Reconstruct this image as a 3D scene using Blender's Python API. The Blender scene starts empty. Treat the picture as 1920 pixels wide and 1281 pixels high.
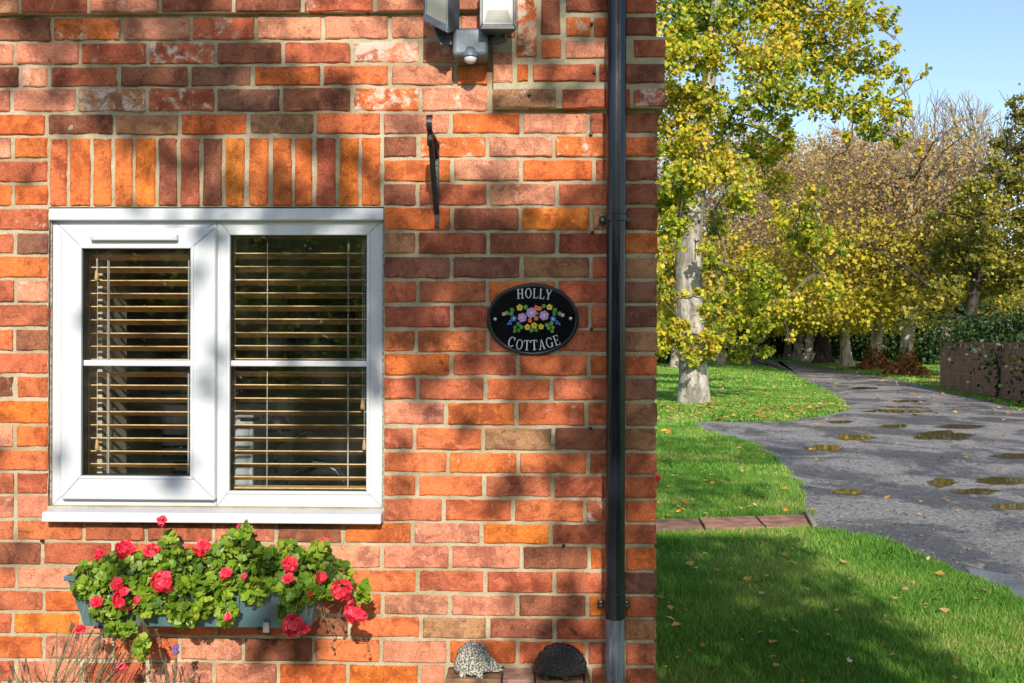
import bpy, bmesh, math, random
import numpy as np
from mathutils import Vector, Matrix, noise
R = math.radians
rng = np.random.default_rng(7)
random.seed(7)
scene = bpy.context.scene
COL = scene.collection

# ------------------------------------------------------------------ camera
FPX, CX, CY = 1860.0, 960.0, 640.5
CAM = Vector((0.0, -3.1, 1.5))
YAW, ROLL = R(1.5), 0.0026
fwd = Vector((-math.sin(YAW), math.cos(YAW), 0)); rgt0 = Vector((math.cos(YAW), math.sin(YAW), 0)); up0 = Vector((0, 0, 1))
rgt = rgt0 * math.cos(ROLL) + up0 * math.sin(ROLL)
upv = up0 * math.cos(ROLL) - rgt0 * math.sin(ROLL)
cam_data = bpy.data.cameras.new("camera"); cam = bpy.data.objects.new("camera", cam_data); COL.objects.link(cam)
M = Matrix.Identity(4)
for i in range(3):
    M[i][0] = rgt[i]; M[i][1] = upv[i]; M[i][2] = -fwd[i]; M[i][3] = CAM[i]
cam.matrix_world = M
cam_data.sensor_width = 36.0; cam_data.lens = FPX / 1920 * 36.0
cam_data.clip_start = 0.05; cam_data.clip_end = 2000
scene.camera = cam

# ------------------------------------------------------------------ sky, sun, exposure
SUN_EL, SUN_AZ = R(27), R(7)            # azimuth measured from the front wall's normal, towards the right
world = bpy.data.worlds.new("World"); scene.world = world; world.use_nodes = True
wn = world.node_tree.nodes; wl = world.node_tree.links
sky = wn.new('ShaderNodeTexSky'); sky.sky_type = 'NISHITA'; sky.sun_disc = False
sky.sun_elevation = SUN_EL; sky.sun_rotation = math.pi - SUN_AZ
sky.air_density = 1.0; sky.dust_density = 0.6; sky.ozone_density = 1.2
wl.new(sky.outputs[0], wn['Background'].inputs[0]); wn['Background'].inputs[1].default_value = 0.125
to_sun = Vector((math.sin(SUN_AZ) * math.cos(SUN_EL), -math.cos(SUN_AZ) * math.cos(SUN_EL), math.sin(SUN_EL)))
sd = bpy.data.lights.new("sun", 'SUN'); sd.energy = 3.4; sd.angle = R(0.5); sd.color = (1.0, 0.93, 0.82)
sun = bpy.data.objects.new("sun", sd); COL.objects.link(sun)
sun.rotation_euler = to_sun.to_track_quat('Z', 'Y').to_euler(); sun.location = (3, -12, 9)
scene.view_settings.view_transform = 'Standard'; scene.view_settings.look = 'None'
scene.view_settings.exposure = 0.74; scene.view_settings.gamma = 1.0; scene.view_settings.use_curve_mapping = False
scene.cycles.max_bounces = 6; scene.cycles.transparent_max_bounces = 16
scene.cycles.caustics_reflective = False; scene.cycles.caustics_refractive = False

# ------------------------------------------------------------------ measuring helpers (photo pixel -> point on a real plane)
def ray(px, py): return fwd + rgt * ((px - CX) / FPX) + upv * ((CY - py) / FPX)
def W(px, py, e=0.0):                    # on the plane e metres in front of the cottage wall
    d = ray(px, py); t = (-e - CAM.y) / d.y
    return CAM + d * t
def G(px, py, z=0.0):                    # on the ground
    d = ray(px, py); t = (z - CAM.z) / d.z
    return CAM + d * t
def Z(px, py, depth): return CAM + ray(px, py) * depth

# ------------------------------------------------------------------ mesh helpers
def link(o, parent=None):
    COL.objects.link(o)
    if parent is not None: o.parent = parent
    return o
def empty(name, loc=(0, 0, 0), parent=None):
    o = bpy.data.objects.new(name, None); o.location = loc; o.empty_display_size = 0.1
    return link(o, parent)
def tag(o, label=None, cat=None, group=None, kind=None):
    if label: o["label"] = label
    if cat: o["category"] = cat
    if group: o["group"] = group
    if kind: o["kind"] = kind
    return o
def mesh_np(name, verts, faces):
    """verts (N,3) array, faces (F,k) array of equal polygons"""
    verts = np.asarray(verts, np.float32); faces = np.asarray(faces, np.int32)
    me = bpy.data.meshes.new(name)
    me.vertices.add(len(verts)); me.vertices.foreach_set("co", verts.ravel())
    k = faces.shape[1]
    me.loops.add(faces.size); me.loops.foreach_set("vertex_index", faces.ravel())
    me.polygons.add(len(faces)); me.polygons.foreach_set("loop_start", np.arange(len(faces), dtype=np.int32) * k)
    me.update(calc_edges=True); me.validate()
    return me
class MB:
    def __init__(s): s.v = []; s.f = []
    def add(s, vs, fs):
        n = len(s.v); s.v += [tuple(v) for v in vs]; s.f += [tuple(i + n for i in f) for f in fs]; return s
    def box(s, a, b):
        x0, y0, z0 = a; x1, y1, z1 = b
        return s.add([(x0,y0,z0),(x1,y0,z0),(x1,y1,z0),(x0,y1,z0),(x0,y0,z1),(x1,y0,z1),(x1,y1,z1),(x0,y1,z1)],
                     [(0,3,2,1),(4,5,6,7),(0,1,5,4),(1,2,6,5),(2,3,7,6),(3,0,4,7)])
    def hexa(s, p):                        # 8 points: bottom ring, top ring
        return s.add(p, [(0,3,2,1),(4,5,6,7),(0,1,5,4),(1,2,6,5),(2,3,7,6),(3,0,4,7)])
    def tube(s, path, rad, n=8, cap=True, flat=None):
        path = [Vector(p) for p in path]; m = len(path)
        if not hasattr(rad, '__len__'): rad = [rad] * m
        base = len(s.v); prev = None
        for i, p in enumerate(path):
            t = (path[min(i+1, m-1)] - path[max(i-1, 0)]).normalized()
            if prev is None: u = t.orthogonal().normalized()
            else:
                u = prev - t * prev.dot(t)
                u = u.normalized() if u.length > 1e-6 else t.orthogonal().normalized()
            prev = u; w = t.cross(u)
            for k in range(n):
                a = 2 * math.pi * k / n
                s.v.append(tuple(p + (u * math.cos(a) + w * math.sin(a)) * rad[i]))
        for i in range(m - 1):
            for k in range(n):
                a = base + i*n + k; b = base + i*n + (k+1) % n
                s.f.append((a, b, b + n, a + n))
        if cap:
            s.f.append(tuple(base + k for k in reversed(range(n)))); s.f.append(tuple(base + (m-1)*n + k for k in range(n)))
        return s
    def prism(s, pts, y0, y1):             # outline (x,z) extruded from front y0 to back y1
        n = len(pts)
        vs = [(x, y0, z) for x, z in pts] + [(x, y1, z) for x, z in pts]
        fs = [tuple(range(n)), tuple(reversed(range(n, 2*n)))] + [(i, n+i, n+(i+1) % n, (i+1) % n) for i in range(n)]
        return s.add(vs, fs)
    def lathe(s, prof, c, n=24, axis='z', ang0=0, ang1=2*math.pi):
        base = len(s.v); m = len(prof)
        for r, h in prof:
            for k in range(n):
                a = 2*math.pi*k/n
                if axis == 'z': s.v.append((c[0]+r*math.cos(a), c[1]+r*math.sin(a), c[2]+h))
                else: s.v.append((c[0]+r*math.cos(a), c[1]+h, c[2]+r*math.sin(a)))
        for i in range(m-1):
            for k in range(n):
                a = base+i*n+k; b = base+i*n+(k+1) % n
                s.f.append((a, b, b+n, a+n))
        s.f.append(tuple(base+k for k in range(n))); s.f.append(tuple(base+(m-1)*n+k for k in range(n)))
        return s
    def mesh(s, name):
        me = bpy.data.meshes.new(name); me.from_pydata(s.v, [], s.f); me.validate()
        bm = bmesh.new(); bm.from_mesh(me); bmesh.ops.recalc_face_normals(bm, faces=bm.faces); bm.to_mesh(me); bm.free()
        return me
    def build(s, name, mat, parent=None, bevel=0.0, smooth=False, seg=2):
        me = s.mesh(name); me.materials.append(mat)
        if smooth: me.polygons.foreach_set("use_smooth", [True]*len(me.polygons))
        o = link(bpy.data.objects.new(name, me), parent)
        if bevel:
            b = o.modifiers.new("bevel", 'BEVEL'); b.width = bevel; b.segments = seg; b.limit_method = 'ANGLE'; b.angle_limit = R(40)
        return o
def add_mesh(name, me, mat, parent=None, smooth=False):
    me.materials.append(mat)
    if smooth: me.polygons.foreach_set("use_smooth", [True]*len(me.polygons))
    return link(bpy.data.objects.new(name, me), parent)

# ------------------------------------------------------------------ materials
class NT:
    def __init__(s, name):
        s.m = bpy.data.materials.new(name); s.m.use_nodes = True; s.t = s.m.node_tree
        s.n = s.t.nodes; s.l = s.t.links; s.b = s.n['Principled BSDF']
    def node(s, t, **kw):
        n = s.n.new(t)
        for k, v in kw.items(): setattr(n, k, v)
        return n
    def set(s, sock, v):
        if hasattr(v, 'is_output') or isinstance(v, bpy.types.NodeSocket): s.l.new(v, sock)
        else: sock.default_value = v
    def math(s, op, a, b=0.0, c=None, clamp=False):
        n = s.node('ShaderNodeMath', operation=op, use_clamp=clamp); s.set(n.inputs[0], a); s.set(n.inputs[1], b)
        if c is not None: s.set(n.inputs[2], c)
        return n.outputs[0]
    def noise(s, vec, scale, detail=4, rough=0.55, dist=0.0):
        n = s.node('ShaderNodeTexNoise'); n.inputs['Scale'].default_value = scale; n.inputs['Detail'].default_value = detail
        n.inputs['Roughness'].default_value = rough; n.inputs['Distortion'].default_value = dist
        if vec is not None: s.l.new(vec, n.inputs['Vector'])
        return n.outputs[0]
    def ramp(s, fac, stops, interp='LINEAR'):
        n = s.node('ShaderNodeValToRGB'); cr = n.color_ramp; cr.interpolation = interp
        while len(cr.elements) < len(stops): cr.elements.new(0.5)
        for e, (p, c) in zip(cr.elements, stops):
            e.position = p; e.color = (c, c, c, 1) if not hasattr(c, '__len__') else (*c[:3], 1)
        s.set(n.inputs[0], fac); return n.outputs[0]
    def mix(s, fac, a, b, mode='MIX'):
        n = s.node('ShaderNodeMix', data_type='RGBA', blend_type=mode)
        s.set(n.inputs['Factor'], fac)
        for k, v in ((6, a), (7, b)):
            if hasattr(v, '__len__') and not isinstance(v, bpy.types.NodeSocket): v = (*v[:3], 1)
            s.set(n.inputs[k], v)
        return n.outputs[2]
    def maprange(s, v, a, b, c=0.0, d=1.0, smooth=True):
        n = s.node('ShaderNodeMapRange', interpolation_type='SMOOTHSTEP' if smooth else 'LINEAR')
        s.set(n.inputs[0], v)
        for i, x in enumerate((a, b, c, d)): s.set(n.inputs[i+1], x)
        return n.outputs[0]
    def bump(s, h, strength=0.4, dist=0.005):
        n = s.node('ShaderNodeBump'); n.inputs['Strength'].default_value = strength; n.inputs['Distance'].default_value = dist
        s.l.new(h, n.inputs['Height']); s.l.new(n.outputs[0], s.b.inputs['Normal']); return n
    def pos(s): return s.node('ShaderNodeNewGeometry').outputs['Position']
    def base(s, c):
        if hasattr(c, '__len__') and not isinstance(c, bpy.types.NodeSocket): c = (*c[:3], 1)
        s.set(s.b.inputs['Base Color'], c)
    def rough(s, r): s.set(s.b.inputs['Roughness'], r)
def lin(r, g, b):
    return tuple((c/255/12.92 if c/255 <= .04045 else ((c/255+.055)/1.055)**2.4) for c in (r, g, b))
def simple(name, col, rough=0.6, var=0.12, scale=12, bump=0.0, bscale=80, metal=0.0, spec=0.5):
    t = NT(name); p = t.pos()
    n = t.noise(p, scale, 5); f = t.maprange(n, 0.3, 0.7, 1-var, 1+var)
    t.base(t.mix(1.0, col, t.mix(1.0, (1,1,1), f, 'MULTIPLY'), 'MULTIPLY')); t.rough(rough)
    t.b.inputs['Metallic'].default_value = metal; t.b.inputs['Specular IOR Level'].default_value = spec
    if bump: t.bump(t.noise(p, bscale, 5), bump, 0.004)
    return t.m

def brick_material(name, island=False):
    t = NT(name); p = t.pos()
    oi = t.node('ShaderNodeObjectInfo')
    if island:
        rnd = t.node('ShaderNodeNewGeometry').outputs['Random Per Island']
        col = t.ramp(rnd, [(0.0, BC['R']), (0.2, BC['O']), (0.35, BC['P']), (0.5, BC['D']), (0.62, BC['o']), (0.8, BC['B']), (0.9, BC['R'])], 'CONSTANT')
        white = t.math('MULTIPLY', t.math('FRACT', t.math('MULTIPLY', rnd, 37.7)), 0.5)
    else:
        rnd = oi.outputs['Random']; col = oi.outputs['Color']; white = oi.outputs['Alpha']
    off = t.math('MULTIPLY', rnd, 57.0)
    add = t.node('ShaderNodeVectorMath', operation='ADD'); t.l.new(p, add.inputs[0]); t.l.new(off, add.inputs[1]); v = add.outputs[0]
    big = t.noise(v, 9, 4, 0.6, 0.8); mid = t.noise(v, 34, 6, 0.65, 0.6); fine = t.noise(v, 190, 6, 0.7)
    c = t.mix(t.maprange(big, 0.38, 0.68), t.mix(1.0, col, (1.14, 1.12, 1.05), 'MULTIPLY'), t.mix(1.0, col, (0.55, 0.5, 0.52), 'MULTIPLY'))
    c = t.mix(t.maprange(mid, 0.5, 0.68, 0.0, 0.75), c, t.mix(1.0, col, (1.25, 1.35, 1.5), 'MULTIPLY'))
    c = t.mix(t.maprange(mid, 0.46, 0.32, 0.0, 0.8), c, t.mix(1.0, col, (0.5, 0.42, 0.45), 'MULTIPLY'))
    c = t.mix(1.0, c, t.ramp(fine, [(0.30, 0.58), (0.5, 1.0), (0.70, 1.4)]), 'MULTIPLY')
    cm = t.node('ShaderNodeMapping'); cm.inputs['Scale'].default_value = (9, 9, 75); t.l.new(v, cm.inputs['Vector'])
    crk = t.noise(cm.outputs[0], 1.0, 5, 0.7, 0.4)
    c = t.mix(t.maprange(crk, 0.36, 0.27, 0, 0.75), c, t.mix(1.0, col, (0.36, 0.3, 0.3), 'MULTIPLY'))
    c = t.mix(t.maprange(crk, 0.62, 0.75, 0, 0.4), c, t.mix(1.0, col, (1.3, 1.45, 1.5), 'MULTIPLY'))
    # lime bloom
    wn_ = t.noise(v, 17, 9, 0.78, 0.35)
    th = t.math('SUBTRACT', 0.70, t.math('MULTIPLY', white, 0.33))
    wf = t.maprange(wn_, th, t.math('ADD', th, 0.10), 0.0, 0.9)
    c = t.mix(wf, c, (0.66, 0.53, 0.43))
    pn = t.noise(v, 150, 3, 0.6)
    c = t.mix(t.maprange(pn, 0.70, 0.76), c, (0.62, 0.52, 0.4))
    c = t.mix(t.maprange(pn, 0.30, 0.24, 0, 0.8), c, (0.04, 0.025, 0.02))
    c = t.mix(1.0, c, t.ramp(t.noise(p, 1.6, 6, 0.65), [(0.3, 0.80), (0.55, 1.0), (0.75, 1.12)]), 'MULTIPLY')
    t.base(c); t.rough(0.88); t.b.inputs['Specular IOR Level'].default_value = 0.25
    h = t.math('ADD', t.math('ADD', mid, t.math('MULTIPLY', crk, 0.7)), t.math('MULTIPLY', fine, 0.6))
    t.bump(h, 0.85, 0.0045)
    return t.m
BC = {'O': (0.60, 0.150, 0.040), 'o': (0.56, 0.150, 0.056), 'R': (0.46, 0.125, 0.060), 'D': (0.275, 0.095, 0.052),
      'P': (0.60, 0.235, 0.140), 'B': (0.37, 0.178, 0.090), 'Y': (0.68, 0.185, 0.032), 'V': (0.240, 0.102, 0.066), 'M': (0.36, 0.095, 0.050)}
m_brick = brick_material("brick"); m_brick_far = brick_material("brick_far", True)

def mortar_material():
    t = NT("mortar"); p = t.pos()
    a = t.noise(p, 7, 5, 0.6); b = t.noise(p, 60, 6, 0.7); c = t.noise(p, 260, 4, 0.7)
    col = t.mix(t.maprange(a, 0.3, 0.7), (0.37, 0.30, 0.175), (0.55, 0.475, 0.335))
    col = t.mix(t.maprange(b, 0.52, 0.75, 0, 0.7), col, (0.24, 0.21, 0.115))
    col = t.mix(1.0, col, t.ramp(c, [(0.25, 0.7), (0.75, 1.25)]), 'MULTIPLY')
    t.base(col); t.rough(0.95); t.b.inputs['Specular IOR Level'].default_value = 0.15
    t.bump(t.math('ADD', b, c), 0.7, 0.005)
    return t.m
m_mortar = mortar_material()
def upvc():
    t = NT("white_upvc"); p = t.pos()
    a = t.noise(p, 5, 5, 0.6); b = t.noise(p, 38, 6, 0.7, 1.0)
    c = t.mix(t.maprange(a, 0.35, 0.75, 0, 0.5), (0.555, 0.57, 0.59), (0.50, 0.52, 0.545))
    c = t.mix(t.maprange(b, 0.52, 0.74, 0, 0.45), c, (0.40, 0.39, 0.34))
    t.base(c); t.rough(t.maprange(b, 0.3, 0.7, 0.28, 0.5)); t.bump(t.noise(p, 3, 2), 0.05, 0.01)
    return t.m
m_upvc = upvc()
m_gasket = simple("black_gasket", (0.02, 0.022, 0.025), 0.5)
def black_plastic():
    t = NT("black_pipe_plastic"); p = t.pos()
    s = t.node('ShaderNodeMapping'); s.inputs['Scale'].default_value = (60, 60, 5); t.l.new(p, s.inputs['Vector'])
    a = t.noise(s.outputs[0], 1.0, 6, 0.65); b = t.noise(p, 90, 5, 0.7)
    t.base(t.mix(t.maprange(a, 0.45, 0.75, 0, 0.6), (0.008, 0.010, 0.016), (0.028, 0.032, 0.042)))
    t.rough(t.math('ADD', t.maprange(a, 0.3, 0.7, 0.12, 0.26), t.maprange(b, 0.3, 0.7, 0.0, 0.05)))
    t.bump(a, 0.08, 0.004)
    return t.m
m_pipe = black_plastic()
def old_pipe():
    t = NT("weathered_grey_pipe"); p = t.pos()
    s = t.node('ShaderNodeMapping'); s.inputs['Scale'].default_value = (70, 70, 6); t.l.new(p, s.inputs['Vector'])
    a = t.noise(s.outputs[0], 1.0, 6, 0.7, 0.6); b = t.noise(p, 45, 6, 0.7)
    c = t.mix(t.maprange(a, 0.42, 0.66), (0.20, 0.22, 0.26), (0.075, 0.07, 0.068))
    c = t.mix(t.maprange(b, 0.62, 0.7, 0, 0.9), c, (0.02, 0.02, 0.02))
    t.base(c); t.rough(0.55); t.bump(b, 0.25, 0.003)
    return t.m
m_oldpipe = old_pipe()
m_iron = simple("black_iron_paint", (0.012, 0.012, 0.014), 0.38, 0.4, 60, 0.4, 120)
m_lampgrey = simple("dark_grey_lamp_body", (0.055, 0.065, 0.08), 0.38, 0.25, 30, 0.1)
m_sensor = simple("blue_grey_sensor_housing", (0.12, 0.15, 0.18), 0.4, 0.25, 30, 0.1)
m_lens = simple("cream_lamp_lens", (0.27, 0.265, 0.215), 0.3, 0.10, 14)
m_dome = simple("milky_sensor_dome", (0.62, 0.60, 0.66), 0.3, 0.1)
def glass():
    t = NT("window_glass")
    for n in list(t.n):
        if n.type != 'OUTPUT_MATERIAL': t.n.remove(n)
    out = [n for n in t.n if n.type == 'OUTPUT_MATERIAL'][0]
    tr = t.node('ShaderNodeBsdfTransparent'); tr.inputs[0].default_value = (0.93, 0.96, 0.95, 1)
    gl = t.node('ShaderNodeBsdfGlossy'); gl.inputs['Roughness'].default_value = 0.015
    fr = t.node('ShaderNodeFresnel'); fr.inputs[0].default_value = 1.52
    geo = t.node('ShaderNodeNewGeometry')
    k = t.math('MULTIPLY', fr.outputs[0], 1.9, clamp=True)
    mx = t.node('ShaderNodeMixShader'); t.l.new(k, mx.inputs[0]); t.l.new(tr.outputs[0], mx.inputs[1]); t.l.new(gl.outputs[0], mx.inputs[2])
    # dust specks on the pane
    df = t.node('ShaderNodeBsdfDiffuse'); df.inputs[0].default_value = (0.7, 0.68, 0.62, 1)
    sp = t.noise(geo.outputs['Position'], 210, 2, 0.5); hz = t.noise(geo.outputs['Position'], 6, 5, 0.6)
    f = t.math('ADD', t.maprange(sp, 0.735, 0.79, 0, 0.5), t.maprange(hz, 0.4, 0.8, 0.0, 0.03))
    m2 = t.node('ShaderNodeMixShader'); t.l.new(f, m2.inputs[0]); t.l.new(mx.outputs[0], m2.inputs[1]); t.l.new(df.outputs[0], m2.inputs[2])
    t.l.new(m2.outputs[0], out.inputs[0])
    return t.m
m_glass = glass()
m_slat = simple("oak_slat", (0.72, 0.48, 0.22), 0.45, 0.2, 40)
m_cord = simple("white_cord", (0.62, 0.60, 0.56), 0.8)
m_tassel = simple("pale_wood_tassel", (0.62, 0.36, 0.16), 0.5)
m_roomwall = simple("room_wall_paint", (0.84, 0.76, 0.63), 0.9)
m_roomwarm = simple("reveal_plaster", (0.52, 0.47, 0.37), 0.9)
m_carpet = simple("room_carpet", (0.5, 0.42, 0.33), 0.95, 0.3, 60)
m_darkwood = simple("dark_frame_wood", (0.03, 0.02, 0.014), 0.4)
m_print = simple("sepia_print", (0.14, 0.11, 0.08), 0.5, 0.6, 9)
m_metalpale = simple("pale_grey_cabinet", (0.42, 0.45, 0.47), 0.5)
m_black = simple("black_plastic", (0.012, 0.012, 0.013), 0.4)
m_roof = simple("roof_tile_clay", (0.22, 0.08, 0.05), 0.85, 0.4, 15, 0.5, 40)

def leaf_material(name, stops, trans=0.35, rough=0.5, noise_scale=0.0, noise_amt=0.0, spec=0.3):
    t = NT(name)
    geo = t.node('ShaderNodeNewGeometry'); rnd = geo.outputs['Random Per Island']
    fac = rnd
    if noise_scale:
        nz = t.noise(geo.outputs['Position'], noise_scale, 3)
        fac = t.math('ADD', rnd, t.maprange(nz, 0.3, 0.7, -noise_amt, noise_amt), clamp=True)
    col = t.ramp(fac, stops)
    t.base(col); t.rough(rough); t.b.inputs['Specular IOR Level'].default_value = spec
    out = [n for n in t.n if n.type == 'OUTPUT_MATERIAL'][0]
    tl = t.node('ShaderNodeBsdfTranslucent'); t.l.new(col, tl.inputs[0])
    mx = t.node('ShaderNodeMixShader'); mx.inputs[0].default_value = trans
    t.l.new(t.b.outputs[0], mx.inputs[1]); t.l.new(tl.outputs[0], mx.inputs[2]); t.l.new(mx.outputs[0], out.inputs[0])
    return t.m
def bark_material(name, c0, c1, scale=5, patch=None):
    t = NT(name); p = t.pos()
    s = t.node('ShaderNodeMapping'); s.inputs['Scale'].default_value = (1, 1, 0.35); t.l.new(p, s.inputs['Vector'])
    a = t.noise(s.outputs[0], scale, 7, 0.65, 0.5); b = t.noise(s.outputs[0], scale*5, 6, 0.7)
    c = t.mix(t.maprange(a, 0.36, 0.64), c0, c1); c = t.mix(1.0, c, t.ramp(b, [(0.25, 0.6), (0.75, 1.3)]), 'MULTIPLY')
    if patch: c = t.mix(t.maprange(t.noise(p, scale*1.7, 4), 0.56, 0.66, 0, 0.8), c, patch)
    t.base(c); t.rough(0.92); t.b.inputs['Specular IOR Level'].default_value = 0.15; t.bump(t.math('ADD', a, b), 0.6, 0.03)
    return t.m
# ================================================================== THE COTTAGE
BEDS = [-19, 26, 74, 119, 161, 209, 253, 297, 342, 387, 434, 479, 524, 570, 617, 662, 706, 752, 800, 846, 890, 934, 980, 1022, 1069, 1114, 1157, 1200, 1247, 1291]
bedz = [W(900, y).z for y in BEDS]
XC = W(1232, 640).x                       # the cottage's right-hand corner
XL = -4.6; EAVES = 2.95; BACK = 3.3
ox0, ox1 = W(89, 660).x, W(719.5, 660).x  # window opening
oz0, oz1 = W(400, 952).z, W(400, 388).z
cottage = empty("brick_cottage", (-1.5, 2.5, 0)); cottage_inv = Vector((1.5, -2.5, 0))
tag(cottage, "red and orange brick cottage with a white window and corner downpipe", "cottage")
def under(o, par):                         # parent keeping world coordinates
    o.parent = par
    o.matrix_parent_inverse = par.matrix_basis.inverted() if par.parent is None else (par.parent.matrix_basis @ par.matrix_parent_inverse.inverted() @ par.matrix_basis).inverted()
    return o
cottage.location = (0, 0, 0)               # part coordinates stay in metres of the place

# front wall: mortar bed as a slightly uneven sheet with the window opening and its reveal
def seg(a, b, s): return list(np.linspace(a, b, max(2, int(round((b-a)/s))+1)))
fx0, fx1 = -2.05, XC - 0.006
xs = seg(XL, fx0, 0.3)[:-1] + seg(fx0, ox0, 0.012)[:-1] + seg(ox0, ox1, 0.012)[:-1] + seg(ox1, fx1, 0.012)
zs = seg(0.0, 0.33, 0.06)[:-1] + seg(0.33, oz0, 0.012)[:-1] + seg(oz0, oz1, 0.012)[:-1] + seg(oz1, 2.66, 0.012)[:-1] + seg(2.66, EAVES, 0.08)
xs = np.array(xs); zs = np.array(zs)
V = np.zeros((len(xs), len(zs), 3)); V[..., 0] = xs[:, None]; V[..., 2] = zs[None, :]
for i, x in enumerate(xs):
    for j, z in enumerate(zs):
        V[i, j, 1] = 0.0064 + 0.0046 * noise.noise((x*38, z*38, 1.3)) + 0.003 * noise.noise((x*11, z*11, 7.7))
idx = np.arange(len(xs)*len(zs)).reshape(len(xs), len(zs))
F = []
for i in range(len(xs)-1):
    for j in range(len(zs)-1):
        cx = (xs[i]+xs[i+1])/2; cz = (zs[j]+zs[j+1])/2
        if ox0 < cx < ox1 and oz0 < cz < oz1: continue
        F.append((idx[i, j], idx[i+1, j], idx[i+1, j+1], idx[i, j+1]))
wall = add_mesh("wall", mesh_np("wall", V.reshape(-1, 3), F), m_mortar, cottage, smooth=True)
tag(wall, "mortar of the front wall")
mb = MB()
for a, b in (((ox0-0.014, 0.008, oz0), (ox0-.005, 0.115, oz1)), ((ox1+.005, 0.008, oz0), (ox1+0.014, 0.115, oz1)), ((ox0-.01, 0.008, oz1), (ox1+.01, 0.115, oz1+0.012)), ((ox0-.01, 0.008, oz0-.012), (ox1+.01, 0.115, oz0))):
    mb.box(a, b)
mb.build("window_reveal", m_mortar, wall)

# brick meshes: irregular arrises, a handful of shapes shared by every brick
def brick_mesh(L, H, seed, depth=0.1):
    r = random.Random(seed); pts = []
    c = 0.0028
    def side(a, b, n):
        for i in range(n):
            t = (i + 0.5 + r.uniform(-.3, .3)) / n
            yield (a[0]+(b[0]-a[0])*t, a[1]+(b[1]-a[1])*t)
    hx, hz = L/2, H/2
    cor = [(-hx, -hz), (hx, -hz), (hx, hz), (-hx, hz)]
    out = []
    for k in range(4):
        a = cor[k]; b = cor[(k+1) % 4]; n = max(1, int((L if k % 2 == 0 else H)/0.045))
        dx, dz = (b[0]-a[0]), (b[1]-a[1]); ln = math.hypot(dx, dz)
        ca = c*r.uniform(.4, 1.9)
        out.append((a[0]+dx/ln*ca, a[1]+dz/ln*ca))
        for q in side(a, b, n):
            nx, nz = -dz/ln, dx/ln; j = r.uniform(-.0016, .0026)
            out.append((q[0]+nx*j, q[1]+nz*j))
        cb = c*r.uniform(.4, 1.9)
        out.append((b[0]-dx/ln*cb, b[1]-dz/ln*cb))
    n = len(out); vs = []
    for x, z in out: vs.append((x, depth, z))
    for x, z in out: vs.append((x, 0.0032 + r.uniform(-.001, .001), z))
    for x, z in out:
        ix = x - math.copysign(min(0.004, abs(x)), x)*r.uniform(.6, 1.2); iz = z - math.copysign(min(0.0035, abs(z)), z)*r.uniform(.6, 1.2)
        vs.append((ix, r.uniform(-.0008, .0008), iz))
    fs = []
    for lay in (0, 1):
        for i in range(n):
            a = lay*n+i; b = lay*n+(i+1) % n
            fs.append((a, b, b+n, a+n))
    fs.append(tuple(range(2*n, 3*n)))
    me = bpy.data.meshes.new("brick"); me.from_pydata(vs, [], fs); me.materials.append(m_brick)
    me.polygons.foreach_set("use_smooth", [False]*len(me.polygons))
    return me
BH = 0.0625
LONG = [brick_mesh(0.2, BH, 100+i) for i in range(12)]
SHORT = [brick_mesh(0.095, BH, 200+i) for i in range(8)]
SOLD = [brick_mesh(0.058, 0.205, 300+i) for i in range(6)]
brng = random.Random(3)
JX = 0.0122
def brick(x0, x1, z0, z1, code, white=0.0, y=0.0, roll=0.0):
    L = x1 - x0; H = z1 - z0
    if H > 0.11 and L < 0.1: me = brng.choice(SOLD); nl, nh = 0.058, 0.205
    elif L > 0.135: me = brng.choice(LONG); nl, nh = 0.2, BH
    else: me = brng.choice(SHORT); nl, nh = 0.095, BH
    o = link(bpy.data.objects.new("brick", me), wall)
    o.location = ((x0+x1)/2, y + brng.uniform(-.0022, .0022), (z0+z1)/2)
    o.scale = (L/nl, 1, H/nh)
    o.rotation_euler = (brng.uniform(-.012, .012), brng.uniform(-.007, .007) + roll, brng.uniform(-.008, .008))
    c = BC[code]; k = brng.uniform(0.88, 1.12); h = brng.uniform(-.05, .05)
    o.color = (c[0]*k*(1+h), c[1]*k*(1-h), c[2]*k*(1-h), white)
    return o
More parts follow.
